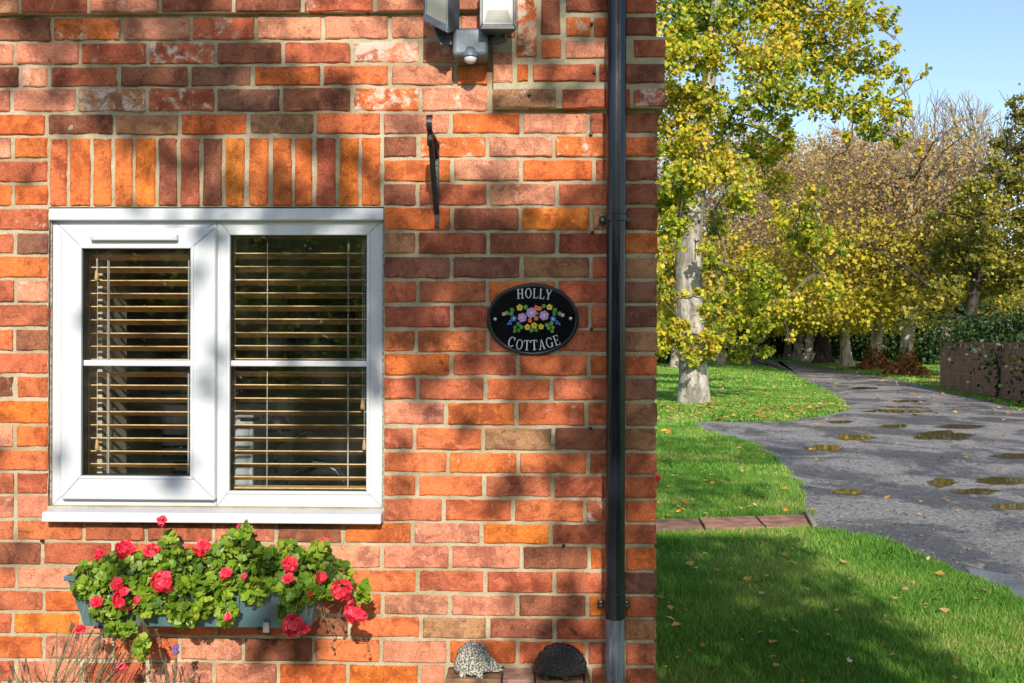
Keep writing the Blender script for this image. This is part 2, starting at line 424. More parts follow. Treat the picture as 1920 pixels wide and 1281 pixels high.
# every course as read from the photo: joints (px) and a colour per brick; '|' jumps the window
ROWS = [
 (0,  [-80,43,171,304,441,570,705,835,965],                         "B R3 P4 D D R4 P2 P1", -0.022),
 (1,  [-40,97,227,357,480,605,731,860,968],                          "D O5 P3 R5 P2 P2 P2 P1", 0),
 (2,  [-100,27,149,276,404,530,660,789,917],                         "P2 P1 R4 R6 D R1 P7 P5", 0),
 (3,  [-90,37,91,223,354,473,603,731,854,917],                       "D P4 R3 D V O2 o P2 O1", 0),
 (4,  [-105,21,143,275,404,527,660,788,917],                         "P P2 B6 R6 V D2 O6 P5", 0),
 (5,  [-42,86,213,336,465,590,716,845,978,1103,1171,1234],           "O D B O B o P3 O3 P2 R D", 0),
 (6,  [-105,23,88,'|',716,784,914,1039,1166,1234],                   "P O2 | D O5 P3 O4 o", 0),
 (7,  [-44,88,'|',716,848,977,1114,1171,1234],                       "R | O P O2 R D", 0),
 (8,  [-105,23,88,'|',716,783,916,1045,1167,1234],                   "O O2 | D2 R P2 R2 D2", 0),
 (9,  [-43,89,'|',720,848,976,1108,1171,1233],                       "R4 | O D Y B D", 0),
 (10, [-100,28,91,'|',720,781,915,1044,1167,1233],                   "R V | B M D M O", 0),
 (11, [-40,91,'|',720,846,978,1108,1171,1233],                       "O | V V B R B", 0),
 (12, [-100,28,91,'|',720,783,914,1044,1167,1233],                   "R P4 | R R O R V", 0),
 (13, [-40,91,'|',720,847,975,1106,1171,1233],                       "R | M R R R V", 0),
 (14, [-100,26,91,'|',720,780,914,1044,1167,1233],                   "o D | o o3 R R B", 0),
 (15, [-40,91,'|',720,846,972,1104,1171,1232],                       "R | O R o2 O o", 0),
 (16, [-100,28,92,'|',720,782,910,1034,1165,1232],                   "D o | R R o1 R V3", 0),
 (17, [-40,92,'|',720,836,968,1100,1171,1232],                       "Y | P2 O o4 o B", 0),
 (18, [-100,27,92,'|',720,777,906,1038,1165,1232],                   "P O | R o B D B2", 0),
 (19, [-40,92,'|',720,840,972,1103,1171,1231],                       "o | o O3 o R R", 0),
 (20, [-100,28,92,'|',720,782,908,1036,1165,1231],                   "R R2 | o o R R o", 0),
 (21, [-100,28,92,'|',718,832,962,1097,1171,1231],                   "P3 P3 | R o3 o R5 o", 0),
 (22, [-100,28,156,273,400,517,643,773,903,1033,1165,1231],          "R2 o R3 R2 P D O P2 Y R R2 R4", 0),
 (23, [-50,78,210,338,465,590,716,844,978,1105,1171,1231],           "D R o2 R P P1 P3 P2 D O O", 0),
 (24, [-100,30,157,280,405,530,655,782,910,1040,1165,1231],          "R2 P3 o R P R o R R2 R V", 0),
 (25, [-50,81,208,335,462,588,717,843,970,1102,1171,1231],           "R O R P R o P P D Y R", 0),
 (26, [-100,22,150,278,405,530,655,789,915,1040,1165,1231],          "R Y P o R D o B D R B", 0),
 (27, [-50,81,210,335,455,588,714,840,970,1100,1171,1231],           "O P2 o P D2 o P O2 o R R3", 0),
 (28, [-100,28,152,275,400,521,651,787,836],                         "R P2 R P P O Y P", 0),
]
def code(s): return s[0], (int(s[1])/9.0 if len(s) > 1 else 0.08)
for k, joints, cols, y in ROWS:
    cols = cols.split(); ym = (BEDS[k] + BEDS[k+1]) / 2
    z1 = bedz[k] - 0.0050; z0 = bedz[k+1] + 0.0050
    ci = 0; i = 0
    while i < len(joints) - 1:
        a, b = joints[i], joints[i+1]
        if b == '|': i += 2; ci += 1; continue
        x0 = W(a, ym).x + JX/2; x1 = W(b, ym).x - JX/2
        if b in (1231, 1232, 1233, 1234): x1 = XC + 0.001*brng.uniform(-1, 1)
        if i+2 < len(joints) and joints[i+2-1] == b and i+2 < len(joints) and joints[i+2] == '|': x1 = min(x1 + JX/2, ox0 - 0.001)
        if a in (718, 720): x0 = ox1 + 0.002
        c, w = code(cols[ci]); brick(x0, x1, z0 + brng.uniform(-.0012, .0012), z1 + brng.uniform(-.0012, .0012), c, w, y)
        ci += 1; i += 1
# right-hand piece of the bottom row, behind the ledge
for a, b, c in ((1107, 1165, 'R'), (1171, 1231, 'R3')):
    cc, w = code(c); brick(W(a, 1268).x + .007, W(b, 1268).x - (.007 if b < 1200 else 0), bedz[29]+.006, bedz[28]-.006, cc, w)
# soldier arch over the window
ARCH = [(93,124,'o'),(131,168,'O'),(174,208,'O1'),(215,248,'O'),(254,290,'Y'),(297,331,'D'),(338,373,'M'),(380,416,'D'),(423,457,'Y'),(467,502,'O'),(512,546,'O'),(552,585,'O'),(593,629,'M'),(636,672,'Y'),(678,713,'O')]
az0, az1 = W(400, 385.5).z, W(400, 259).z
for a, b, c in ARCH:
    cc, w = code(c); brick(W(a, 320).x, W(b, 320).x, az0, az1, cc, w, -0.001)
# corner corbel: bricks standing proud of the wall
P = -0.026
CORB = [(969,1006,-40,106,'O7'),(1014,1051,-40,64,'D1'),(1016,1052,72,109,'o'),(1061,1165,-18,22,'D1'),(1062,1107,32,68,'O4'),(1114,1165,32,68,'o'),
        (1061,1165,76,109,'P1'),(970,990,120,152,'O3'),(1000,1117,120,152,'R1'),(1124,1168,120,152,'R'),(924,961,97,155,'P'),(924,1042,166,202,'B3'),(1054,1182,166,202,'R1'),
        (1173,1231,-18,24,'R'),(1173,1231,32,66,'D'),(1189,1248,73,107,'R'),(1173,1247,119,155,'D1'),(1189,1248,165,200,'R6')]
for a, b, c, d, cd in CORB:
    cc, w = code(cd); p0 = W(a, d, 0.026); p1 = W(b, c, 0.026)
    brick(p0.x, p1.x, p0.z, p1.z, cc, w, P)
# mortar backing of the corbels
cb = MB()
l0 = W(925, 203, .02); l1 = W(1246.5, 70, .02); cb.box((l0.x, -0.0195, l0.z), (l1.x, 0.3, l1.z))
l2 = W(966, 95, .02); l3 = W(1229, -60, .02); cb.box((l2.x, -0.0194, l1.z-0.04), (l3.x, 0.3, EAVES-0.06))
l4 = W(900, 26); cb.box((XL, -0.0153, bedz[1]+0.004), (l2.x+0.02, 0.02, EAVES-0.06))
cb.build("corbel_mortar", m_mortar, wall)
# brickwork beyond the frame, one mesh
ob_v = []; ob_f = []
def raw_brick(x0, x1, z0, z1, y0, y1):
    n = len(ob_v); b = 0.003
    ob_v.extend([(x0,y1,z0),(x1,y1,z0),(x1,y1,z1),(x0,y1,z1),(x0,y0+b,z0),(x1,y0+b,z0),(x1,y0+b,z1),(x0,y0+b,z1),(x0+b,y0,z0+b),(x1-b,y0,z0+b),(x1-b,y0,z1-b),(x0+b,y0,z1-b)])
    for a in (0, 4):
        for i in range(4): ob_f.append((n+a+i, n+a+(i+1) % 4, n+a+4+(i+1) % 4, n+a+4+i))
    ob_f.append((n+8, n+9, n+10, n+11))
pz = bedz[2] - bedz[3]
firstx = {k: W(j[0], (BEDS[k]+BEDS[k+1])/2).x for k, j, c, y in ROWS}
allz = [(bedz[k+1], bedz[k], firstx.get(k)) for k in range(29)]
z = bedz[29]
while z > 0.02: allz.append((z-pz, z, XC)); z -= pz
z = bedz[0]
while z < EAVES-.08: allz.append((z, z+pz, XC)); z += pz
for n, (za, zb, xr) in enumerate(allz):
    x = xr; y = -0.016 if za > bedz[1]-0.01 else 0.0
    if xr == XC and za < bedz[29]: pass
    while x > XL + 0.2:
        L = 0.2157 if not (n % 2 and x == XC) else 0.108
        raw_brick(x-L+JX/2, x-JX/2 if x != XC else x, za+.0065, zb-.0065, y + random.uniform(-.0015, .0015), 0.06); x -= L
# right-hand gable wall: same courses seen only from the side
gx = XC - 0.007
def raw_side(y0, y1, z0, z1):
    n = len(ob_v); b = .003; x1 = XC + random.uniform(-.0015, .0015); x0 = XC-.05
    ob_v.extend([(x0,y0,z0),(x0,y1,z0),(x0,y1,z1),(x0,y0,z1),(x1-b,y0,z0),(x1-b,y1,z0),(x1-b,y1,z1),(x1-b,y0,z1),(x1,y0+b,z0+b),(x1,y1-b,z0+b),(x1,y1-b,z1-b),(x1,y0+b,z1-b)])
    for a in (0, 4):
        for i in range(4): ob_f.append((n+a+i, n+a+(i+1) % 4, n+a+4+(i+1) % 4, n+a+4+i))
    ob_f.append((n+8, n+9, n+10, n+11))
for n, (za, zb, xr) in enumerate(sorted(allz)):
    y = 0.106
    if n % 2: raw_side(y+.002, y+.1, za+.0065, zb-.0065); y += .1+JX
    while y < BACK-.3:
        raw_side(y+.002, y+.2157-JX, za+.0065, zb-.0065); y += .2157
zg = max(zb for za, zb, xr in allz); n = 0
while zg < EAVES+2.0:
    yy = (zg+pz-EAVES)/2.2*BACK/2 + .05; ye = BACK-yy; yy += .1*(n % 2); n += 1
    while yy < ye-.2: raw_side(yy, yy+.2157-JX, zg+.0065, zg+pz-.0065); yy += .2157
    zg += pz
me = bpy.data.meshes.new("outer_brickwork"); me.from_pydata(ob_v, [], ob_f)
bm = bmesh.new(); bm.from_mesh(me); bmesh.ops.recalc_face_normals(bm, faces=bm.faces); bm.to_mesh(me); bm.free()
ob = add_mesh("outer_brickwork", me, m_brick_far, wall); tag(ob, kind="stuff")
# shell: gable, back, left wall and roof
sh = MB(); sh.box((gx-.1, 0.04, 0), (gx, BACK, EAVES)); sh.add([(gx, 0.0, EAVES), (gx, BACK, EAVES), (gx, BACK/2, EAVES+2.2)], [(0, 1, 2)])
sh.build("gable_wall", m_mortar, cottage)
sh = MB(); RX0, RX1, RZ0, RZ1 = -.95, .1, .6, 2.2  # opening for the unseen window added to light the room
for q in (((XL, BACK-.1, 0), (RX0, BACK, EAVES)), ((RX1, BACK-.1, 0), (gx-.1, BACK, EAVES)), ((RX0, BACK-.1, 0), (RX1, BACK, RZ0)), ((RX0, BACK-.1, RZ1), (RX1, BACK, EAVES))): sh.box(*q)
sh.build("rear_wall", m_mortar, cottage)
sh = MB(); sh.box((XL-.1, 0.01, 0), (XL, BACK, EAVES)); sh.build("end_wall", m_mortar, cottage)
rf = MB()
for s in (0, 1):
    ya, yb = (-0.18, BACK/2) if s == 0 else (BACK+.18, BACK/2)
    rf.hexa([(XL-.2, ya, EAVES-.06), (XC+.1, ya, EAVES-.06), (XC+.1, yb, EAVES+2.22), (XL-.2, yb, EAVES+2.22), (XL-.2, ya, EAVES+.02), (XC+.1, ya, EAVES+.02), (XC+.1, yb, EAVES+2.3), (XL-.2, yb, EAVES+2.3)])
rf.build("roof", m_roof, cottage)

# ------------------------------------------------------------------ the window (recessed white frame)
YF = 0.03                                   # front of the outer frame, behind the brick face
def wx(px, e): return W(px, 660, e).x
def wz(py, e): return W(400, py, e).z
def frame_ring(m, x0, x1, z0, z1, w, y0, y1, b=None):   # four mitred lengths; w = (left, right, bottom, top)
    l, r, bo, t = w
    o = [(x0, z0), (x1, z0), (x1, z1), (x0, z1)]; i = [(x0+l, z0+bo), (x1-r, z0+bo), (x1-r, z1-t), (x0+l, z1-t)]
    g = 0.0004
    for k in range(4):
        a, b2 = o[k], o[(k+1) % 4]; c, d = i[(k+1) % 4], i[k]
        cx = (a[0]+b2[0]+c[0]+d[0])/4; cz = (a[1]+b2[1]+c[1]+d[1])/4
        q = []
        for (x, z_) in (a, b2, c, d):
            q.append((x, z_))
        m.hexa([(q[0][0], y0, q[0][1]), (q[1][0], y0, q[1][1]), (q[2][0], y0, q[2][1]), (q[3][0], y0, q[3][1]),
                (q[0][0], y1, q[0][1]), (q[1][0], y1, q[1][1]), (q[2][0], y1, q[2][1]), (q[3][0], y1, q[3][1])])
e = -YF
fxl, fxr, fzt, fzb = wx(97.5, e), wx(718, e), wz(411, e), wz(951, e)
mull0, mull1 = wx(403.5, e), wx(430, e)
win = MB(); frame_ring(win, fxl, mull0+.004, fzb, fzt, (.03, .03, .03, .03), YF, .105)
rx0, rx1 = wx(412, e), fxr
gx0, gx1, gz0, gz1 = wx(430, e), wx(688.5, e), wz(921, e), wz(440, e)
frame_ring(win, mull0+.0045, fxr, fzb, fzt, (gx0-mull0-.0045, fxr-gx1, gz0-fzb, fzt-gz1), YF+.0005, .1)
window = win.build("window", m_upvc, cottage, bevel=0.004, seg=3); tag(window, "white plastic casement window with a side-hung left light")
# inner beads of the fixed light
m = MB(); frame_ring(m, gx0-.009, gx1+.009, gz0-.009, gz1+.009, (.011,)*4, YF-.004, YF+.01); m.build("glazing_bead", m_upvc, window, bevel=.003)
# left opening casement, standing proud
cx0, cx1, cz0, cz1 = wx(112, .0), wx(402.5, .0), wz(939, .0), wz(426, .0)
lx0, lx1, lz0, lz1 = wx(152, -.004), wx(358.5, -.004), wz(894.5, -.004), wz(465, -.004)
m = MB(); frame_ring(m, cx0, cx1, cz0, cz1, (lx0-cx0, cx1-lx1, lz0-cz0, cz1-lz1), 0.003, 0.07)
casement = m.build("casement", m_upvc, window, bevel=0.006, seg=3)
m = MB(); frame_ring(m, lx0-.008, lx1+.008, lz0-.008, lz1+.008, (.010,)*4, -.001, .015); m.build("glazing_bead", m_upvc, window, bevel=.003)
m = MB(); frame_ring(m, lx0-.001, lx1+.001, lz0-.001, lz1+.001, (.0045,)*4, .010, .05); frame_ring(m, gx0-.001, gx1+.001, gz0-.001, gz1+.001, (.004,)*4, YF+.006, .07); m.build("gasket", m_gasket, window)
for (a, b, c, d, y) in ((lx0, lx1, lz0, lz1, .022), (gx0, gx1, gz0, gz1, YF+.014)):
    m = MB(); m.add([(a, y, c), (b, y, c), (b, y, d), (a, y, d)], [(0, 1, 2, 3)]); m.build("pane", m_glass, window)
    zb = wz(681.5, e); m = MB(); m.box((a-.001, y-.007, zb-.0095), (b+.001, y+.006, zb+.0095)); m.build("glazing_bar", m_upvc, window, bevel=.004)
m = MB(); m.tube([(fxl-.002, .026, fzb), (fxl-.003, .025, (fzb+fzt)/2), (fxl-.002, .026, fzt)], .0045, 6); m.tube([(fxr+.002, .026, fzb), (fxr+.003, .025, (fzb+fzt)/2), (fxr+.002, .026, fzt)], .0045, 6); m.build("sealant_bead", simple("grubby_sealant", (.30, .28, .24), .8, .5, 90), window)
# head trim, sill, trickle vent
m = MB(); m.box((wx(92.5, -.01), 0.004, wz(413, -.01)), (wx(719, -.01), .1, wz(391, -.01))); m.build("head_trim", m_upvc, window, bevel=.003)
s0, s1 = W(78, 980, .055).x, W(714, 983, .055).x
zt_, zf_ = wz(951, -.02), W(400, 963, .055).z; zb_ = W(400, 981, .055).z
m = MB(); m.add([(s0, .03, zt_), (s1, .03, zt_), (s1, -.05, zf_), (s0, -.05, zf_), (s0, -.056, zf_-.006), (s1, -.056, zf_-.006), (s0, -.056, zb_), (s1, -.056, zb_), (s0, .03, zb_), (s1, .03, zb_)],
             [(0, 1, 2, 3), (3, 2, 5, 4), (4, 5, 7, 6), (6, 7, 9, 8), (8, 9, 1, 0), (0, 3, 4, 6, 8), (1, 9, 7, 5, 2)])
m.build("sill", m_upvc, window, bevel=.0025)
v0, v1 = W(171, 445, .004), W(334, 445, .004)
m = MB(); m.box((v0.x, -.018, wz(451, .008)), (v1.x, .005, wz(440, .008))); m.build("trickle_vent", m_upvc, window, bevel=.0035, seg=3)
for px in (176, 329):
    m = MB(); m.lathe([(.0055, -.021), (.0055, -.0175)], (W(px, 445, .004).x, 0, wz(444, .004)), 12, 'y'); m.build("vent_screw", m_upvc, window)

# ------------------------------------------------------------------ the room behind it
room = MB()
X0, X1, Y0, Y1, Z0, Z1 = -2.6, XC-.22, .116, 3.0, .05, 2.35
room.add([(X0,Y1,Z0),(X1,Y1,Z0),(X1,Y1,Z1),(X0,Y1,Z1),(X0,Y0,Z0),(X1,Y0,Z0),(X1,Y0,Z1),(X0,Y0,Z1)], [(4,0,3,7),(1,5,6,2),(3,2,6,7)])
for q in (((X0,Z0),(RX0,Z1)), ((RX1,Z0),(X1,Z1)), ((RX0,Z0),(RX1,RZ0)), ((RX0,RZ1),(RX1,Z1))):
    (p0, q0), (p1, q1) = q; room.add([(p0,Y1,q0),(p1,Y1,q0),(p1,Y1,q1),(p0,Y1,q1)], [(0,1,2,3)])
room.build("room_wall", m_roomwall, cottage)
m = MB(); frame_ring(m, RX0, RX1, RZ0, RZ1, (.06,)*4, BACK-.09, BACK-.02); m.box((-.45, BACK-.088, RZ0+.06), (-.40, BACK-.022, RZ1-.06)); rw = m.build("added_rear_window", m_upvc, cottage)  # out-of-view window, added to let sky light into the dark room
m = MB(); m.add([(RX0, BACK-.05, RZ0), (RX1, BACK-.05, RZ0), (RX1, BACK-.05, RZ1), (RX0, BACK-.05, RZ1)], [(0, 1, 2, 3)]); m.build("pane", m_glass, rw)
m = MB(); frame_ring(m, RX0-.004, RX1+.004, RZ0-.004, RZ1+.004, (.004,)*4, Y1, BACK-.1); m.build("added_rear_reveal", m_roomwarm, cottage)
fm = MB(); fm.add([(X0,Y0,Z0),(X1,Y0,Z0),(X1,Y1,Z0),(X0,Y1,Z0)], [(0,1,2,3)]); fm.build("room_floor", m_carpet, cottage)
# inner plaster round the opening
ip = MB()
for a, b in (((X0, .117, Z0), (ox0+.03, .135, Z1)), ((ox1-.03, .117, Z0), (X1, .135, Z1)), ((ox0+.03, .117, oz1-.05), (ox1-.03, .135, Z1)), ((ox0+.03, .117, Z0), (ox1-.03, .135, oz0-.02))): ip.box(a, b)
ip.build("inner_wall_face", m_roomwall, cottage)
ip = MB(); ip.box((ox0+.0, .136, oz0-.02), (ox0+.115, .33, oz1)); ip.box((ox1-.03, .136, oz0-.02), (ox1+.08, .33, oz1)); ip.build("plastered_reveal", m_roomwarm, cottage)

# two venetian blinds
def blind(px0, px1, slat_px, cords, y, label, bottom_px=None):
    pA, pB = W(px0, 660, -y).x, W(px1, 660, -y).x
    root = empty("venetian_blind", ((pA+pB)/2, y, wz(560, -y))); tag(root, label, "blind", "wooden blinds in the cottage window")
    L = pB - pA; base = None
    sl = MB(); n = 4; th = .0034; d = .047
    top = [(-L/2 if q == 0 else L/2) for q in (0, 1)]
    prof = [(-d/2 + d*i/n, .0022*(1-(2*i/n-1)**2)) for i in range(n+1)]
    vs = []
    for x in (-L/2, L/2):
        for yy, zz in prof: vs.append((x, yy, zz+th/2))
        for yy, zz in prof: vs.append((x, yy, zz-th/2))
    N = n+1; fs = []
    for i in range(n):
        fs += [(i, i+1, 2*N+i+1, 2*N+i), (N+i, 3*N+i, 3*N+i+1, N+i+1)]
    fs += [(0, 2*N, 3*N, N), (n, N+n, 3*N+n, 2*N+n), tuple(range(N))+tuple(range(2*N-1, N-1, -1)), tuple(range(2*N, 3*N))+tuple(range(4*N-1, 3*N-1, -1))]
    sl.add(vs, fs); me = sl.mesh("slat"); me.materials.append(m_slat)
    for s in slat_px:
        o = link(bpy.data.objects.new("slat", me), root)
        # front edge up, 15 degrees
        zf = W((px0+px1)/2, s, -(y-.022)).z
        o.location = (0, 0, zf - root.location.z - math.sin(R(18))*.0235); o.rotation_euler = (-R(18) + random.uniform(-.01, .01), random.uniform(-.002, .002), 0)
    ztop = wz(slat_px[0]-30, -y) - root.location.z; zbot = wz(slat_px[-1], -y) - root.location.z - .01
    if bottom_px:
        b = MB(); b.box((-L/2, -.026, wz(bottom_px, -y)-root.location.z-.008), (L/2, .026, wz(bottom_px, -y)-root.location.z+.008)); b.build("bottom_rail", m_slat, root, bevel=.002)
        zbot = wz(bottom_px, -y) - root.location.z
    b = MB(); b.box((-L/2, -.03, ztop), (L/2, .03, ztop+.05)); b.build("head_rail", m_slat, root, bevel=.002)
    for c in cords:
        for dy in (-.0275, .0275):
            b = MB(); x = W(c, 660, -(y+dy)).x - root.location.x
            b.tube([(x, dy, ztop), (x+.0005, dy, zbot)], .0011, 5); b.build("ladder_cord", m_cord, root)
        b = MB(); b.tube([(W(c+5, 660, -y).x-root.location.x, -.03, ztop), (W(c+5, 660, -y).x-root.location.x, -.03, zbot)], .0009, 5); b.build("lift_cord", m_cord, root)
    return root
def tassel(root, px, py, y, ztop):
    p = W(px, py, -y) - root.location
    b = MB(); b.lathe([(.0015, .024), (.004, .022), (.0048, .012), (.0065, .002), (.0068, -.008), (.004, -.011)], p, 12, 'z'); t = b.build("cord_tassel", m_tassel, root, smooth=True)
    b = MB(); b.tube([p + Vector((0, 0, .02)), (p.x, p.y, ztop)], .0009, 5); b.build("pull_cord", m_cord, root)
S1 = [477, 501.5, 526, 550.5, 575, 600, 625, 649.5, 674, 698.5, 722.5, 747, 772, 797, 821.5, 846, 870]
S2 = [475, 500, 525, 549.5, 574, 598.5, 624, 648.5, 673, 698, 722, 747, 771.5, 797, 821.5, 846, 870, 894.5]
bl1 = blind(160, 366, S1, [204, 354], .095, "oak venetian blind behind the left opening light", 897)
tassel(bl1, 181, 521, .055, .3); tassel(bl1, 182, 838, .055, .3)
bl2 = blind(425, 694, S2, [501, 652], .105, "oak venetian blind behind the wider right-hand pane", 916)
tassel(bl2, 679.5, 762, .06, .3); tassel(bl2, 683, 838, .06, .3)

# things in the dim room
def box_at(px0, px1, py0, py1, y, d): 
    a = W(px0, py1, -y); b = W(px1, py0, -y); return a, b
a, b = box_at(540, 665, 560, 672, 2.98, 0)
pf = empty("picture_frame", ((a.x+b.x)/2, 2.99, a.z)); tag(pf, "dark framed picture on the far wall seen through the right pane", "picture")
A, B = a-pf.location, b-pf.location
m = MB(); frame_ring(m, A.x, B.x, A.z, B.z, (.05,)*4, -.035, .0); m.build("frame", m_darkwood, pf, bevel=.004)
m = MB(); m.box((A.x+.045, -.012, A.z+.045), (B.x-.045, -.004, B.z-.045)); m.build("print", m_print, pf)
a, b = box_at(437, 500, 757, 850, 1.2, 0)
cab = empty("filing_cabinet", ((a.x+b.x)/2, 1.45, .05)); tag(cab, "pale grey cabinet inside the room behind the right pane", "cabinet")
hw = (b.x-a.x)/2
m = MB(); m.box((-hw, -.24, 0), (hw, .24, b.z-.05)); m.build("carcass", m_metalpale, cab, bevel=.004)
for q in range(3):
    zt = b.z-.05-.02-q*.2; m = MB(); m.box((-hw+.015, -.252, zt-.18), (hw-.015, -.241, zt)); dr = m.build("drawer", m_metalpale, cab, bevel=.003)
    m = MB(); m.box((-.04, -.268, zt-.05), (.04, -.253, zt-.04)); m.build("handle", m_black, dr)
a, b = box_at(297, 362, 728, 868, .75, 0)
mon = empty("monitor", ((a.x+b.x)/2, .8, .74)); tag(mon, "black computer monitor inside the room behind the left pane", "monitor")
w2 = (b.x-a.x)/2
m = MB(); m.box((-w2, -.02, a.z-.74+.0), (w2, .02, b.z-.74)); m.build("screen", m_black, mon, bevel=.005)
m = MB(); m.box((-.03, .021, .01), (.03, .05, b.z-.74-.1)); m.box((-.11, -.07, 0), (.11, .1, .012)); m.build("stand", m_black, mon)
dk = empty("desk", (-.75, .85, .05)); tag(dk, "brown desk inside the room below the blinds", "desk")
m = MB(); m.box((-.95, -.4, .65), (.85, .4, .69)); m.build("desk_top", simple("desk_wood", (.10, .05, .025), .5), dk, bevel=.004)
for sx in (-.9, .8):
    for sy in (-.36, .36):
        m = MB(); m.box((sx-.025, sy-.025, 0), (sx+.025, sy+.025, .649)); m.build("leg", m_darkwood, dk)
ch = empty("desk_chair", (W(595, 880, -1.35).x, 1.35, .05)); tag(ch, "rounded black office chair back inside the room behind the right pane", "chair")
bz = W(595, 862, -1.35).z - .05
m = MB(); pts = [(.17*math.cos(t)*(1 if abs(math.cos(t)) < .9 else .97), bz-.24+.24*math.sin(t)) for t in np.linspace(0, 2*math.pi, 20)[:-1]]; m.prism(pts, -.03, .03); m.build("backrest", m_black, ch, bevel=.01)
m = MB(); m.box((-.22, -.5, .42), (.22, -.06, .49)); m.build("seat", m_black, ch, bevel=.02)
m = MB(); m.tube([(0, -.28, .06), (0, -.28, .42)], .025, 10); m.tube([(0, 0, bz-.4), (0, -.05, .43)], .02, 8); m.build("post", m_black, ch)
for q in range(5):
    m = MB(); t = q*2*math.pi/5; m.tube([(0, -.28, .07), (.26*math.cos(t), -.28+.26*math.sin(t), .03)], .018, 6); m.build("foot", m_black, ch)
lp = empty("desk_lamp", (W(522, 868, -.95).x, .95, .74)); tag(lp, "black jointed desk lamp on the desk behind the right pane", "lamp")
zz = lambda py: W(540, py, -.95).z - .74
xx = lambda px: W(px, 820, -.95).x - lp.location.x
m = MB(); m.lathe([(.07, 0), (.065, .015), (.02, .022)], (0, 0, 0), 20); m.build("base", m_black, lp)
m = MB(); m.tube([(0, 0, .02), (xx(515), 0, zz(835)), (xx(560), 0, zz(818)), (xx(583), 0, zz(806))], .008, 8); m.build("arm", m_black, lp)
m = MB(); m.lathe([(.05, -.03), (.045, .0), (.02, .04)], (xx(522), 0, zz(795)), 16); m.build("shade", m_black, lp, smooth=True)
# ================================================================== THINGS ON THE WALL
# ---- downpipe
PE = 0.062
pxc = W(1154.5, 640, PE).x; pr = (W(1173, 640, PE).x - W(1136.5, 640, PE).x)/2
dp = empty("downpipe", (pxc, -PE, 0)); tag(dp, "black plastic downpipe with a grey lower length at the cottage corner", "downpipe")
zj = W(1150, 1158, PE).z; zs_ = W(1150, 1108, PE).z; zc1 = W(1150, 409, PE).z; zc2 = W(1150, 1141, PE).z
m = MB(); m.lathe([(pr, zj+.005), (pr, EAVES-.1)], (0, 0, 0), 40)
m.build("upper_pipe", m_pipe, dp, smooth=True).modifiers.new("e", 'EDGE_SPLIT')
m = MB(); m.lathe([(pr*.985, .0), (pr*.985, zj+.02)], (0, 0, 0), 40); m.build("lower_pipe", m_oldpipe, dp, smooth=True).modifiers.new("e", 'EDGE_SPLIT')
m = MB(); m.lathe([(pr*1.01, zs_-.001), (pr*1.075, zs_-.004), (pr*1.075, zj+.012), (pr*1.04, zj), (pr*.99, zj-.002)], (0, 0, 0), 40); m.build("socket", m_pipe, dp, smooth=True).modifiers.new("e", 'EDGE_SPLIT')
for zc, wd in ((zc1, 29), (zc2, 30)):
    m = MB(); m.lathe([(pr*1.02, zc-.012), (pr*1.1, zc-.009), (pr*1.1, zc+.009), (pr*1.02, zc+.012)], (0, 0, 0), 40)
    cl = m.build("pipe_clip", m_pipe, dp, smooth=True); cl.modifiers.new("e", 'EDGE_SPLIT')
    hw = wd/600.0
    m = MB(); m.box((-hw, PE-.022, zc-.0125), (hw, PE-.008, zc+.0125)); m.build("clip_lug", m_pipe, dp, bevel=.004)
    for sx in (-1, 1):
        m = MB(); m.lathe([(.0052, -.004), (.0052, -.001), (.003, 0)], (sx*(hw-.009), PE-.022, zc), 10, 'y'); m.build("clip_screw", simple("screw_head", (.12, .12, .11), .5), dp)
# seam ribs down the front of the pipe
m = MB()
for a, w in ((-78, .0016), (-70, .0012)):
    t = R(a); cxx, cyy = pr*math.cos(t), pr*math.sin(t); m.box((cxx-w/2, cyy-.0006, zj+.02), (cxx+w/2, cyy+.004, EAVES-.11))
m.build("mould_seam", m_pipe, dp)

# ---- nameplate
ov = empty("house_name_plaque", W(999, 599, 0)); tag(ov, "oval black house plaque with painted flowers, lettered HOLLY COTTAGE", "plaque")
c0 = W(999, 599, .012); rxp = (W(1086, 599, .012).x - W(912.5, 599, .012).x)/2; rzp = (W(999, 531, .012).z - W(999, 667, .012).z)/2
OC = Vector((c0.x, 0, c0.z)); ov.location = OC
m_plq = simple("gloss_black_enamel", (.006, .006, .008), .1, .2, 20)
m_plqrim = simple("gloss_black_rim", (.010, .012, .018), .22, .2, 20)
m = MB(); n = 72
prof = [(1.0, .001), (1.0, -.006), (.985, -.0125), (.955, -.015), (.925, -.0125), (.915, -.0095)]
vs = []; fs = []
for k, y in prof:
    for i in range(n):
        t = 2*math.pi*i/n; d = (1-k)*rxp
        vs.append(((rxp-d)*math.cos(t), y, (rzp-d)*math.sin(t)))
for q in range(len(prof)-1):
    for i in range(n): fs.append((q*n+i, q*n+(i+1) % n, (q+1)*n+(i+1) % n, (q+1)*n+i))
m.add(vs, fs); m.build("rim", m_plqrim, ov, smooth=True)
m = MB(); m.prism([((rxp*.92)*math.cos(t), (rzp-rxp*.08)*math.sin(t)) for t in np.linspace(0, 2*math.pi, n+1)[:-1]], -.0098, -.001); m.build("plate", m_plq, ov)
PF = -.0099
def pl(px, py): p = W(px, py, .01) - OC; return p.x, p.z
m_let = simple("silver_white_lettering", (.52, .53, .55), .45, .1)
def ring(rx, rz, ix, iz, a0, a1, n=18):
    qs = []
    for i in range(n):
        t0 = R(a0+(a1-a0)*i/n); t1 = R(a0+(a1-a0)*(i+1)/n)
        qs.append([(.36+rx*math.cos(t0), .5+rz*math.sin(t0)), (.36+rx*math.cos(t1), .5+rz*math.sin(t1)), (.36+ix*math.cos(t1), .5+iz*math.sin(t1)), (.36+ix*math.cos(t0), .5+iz*math.sin(t0))])
    return qs
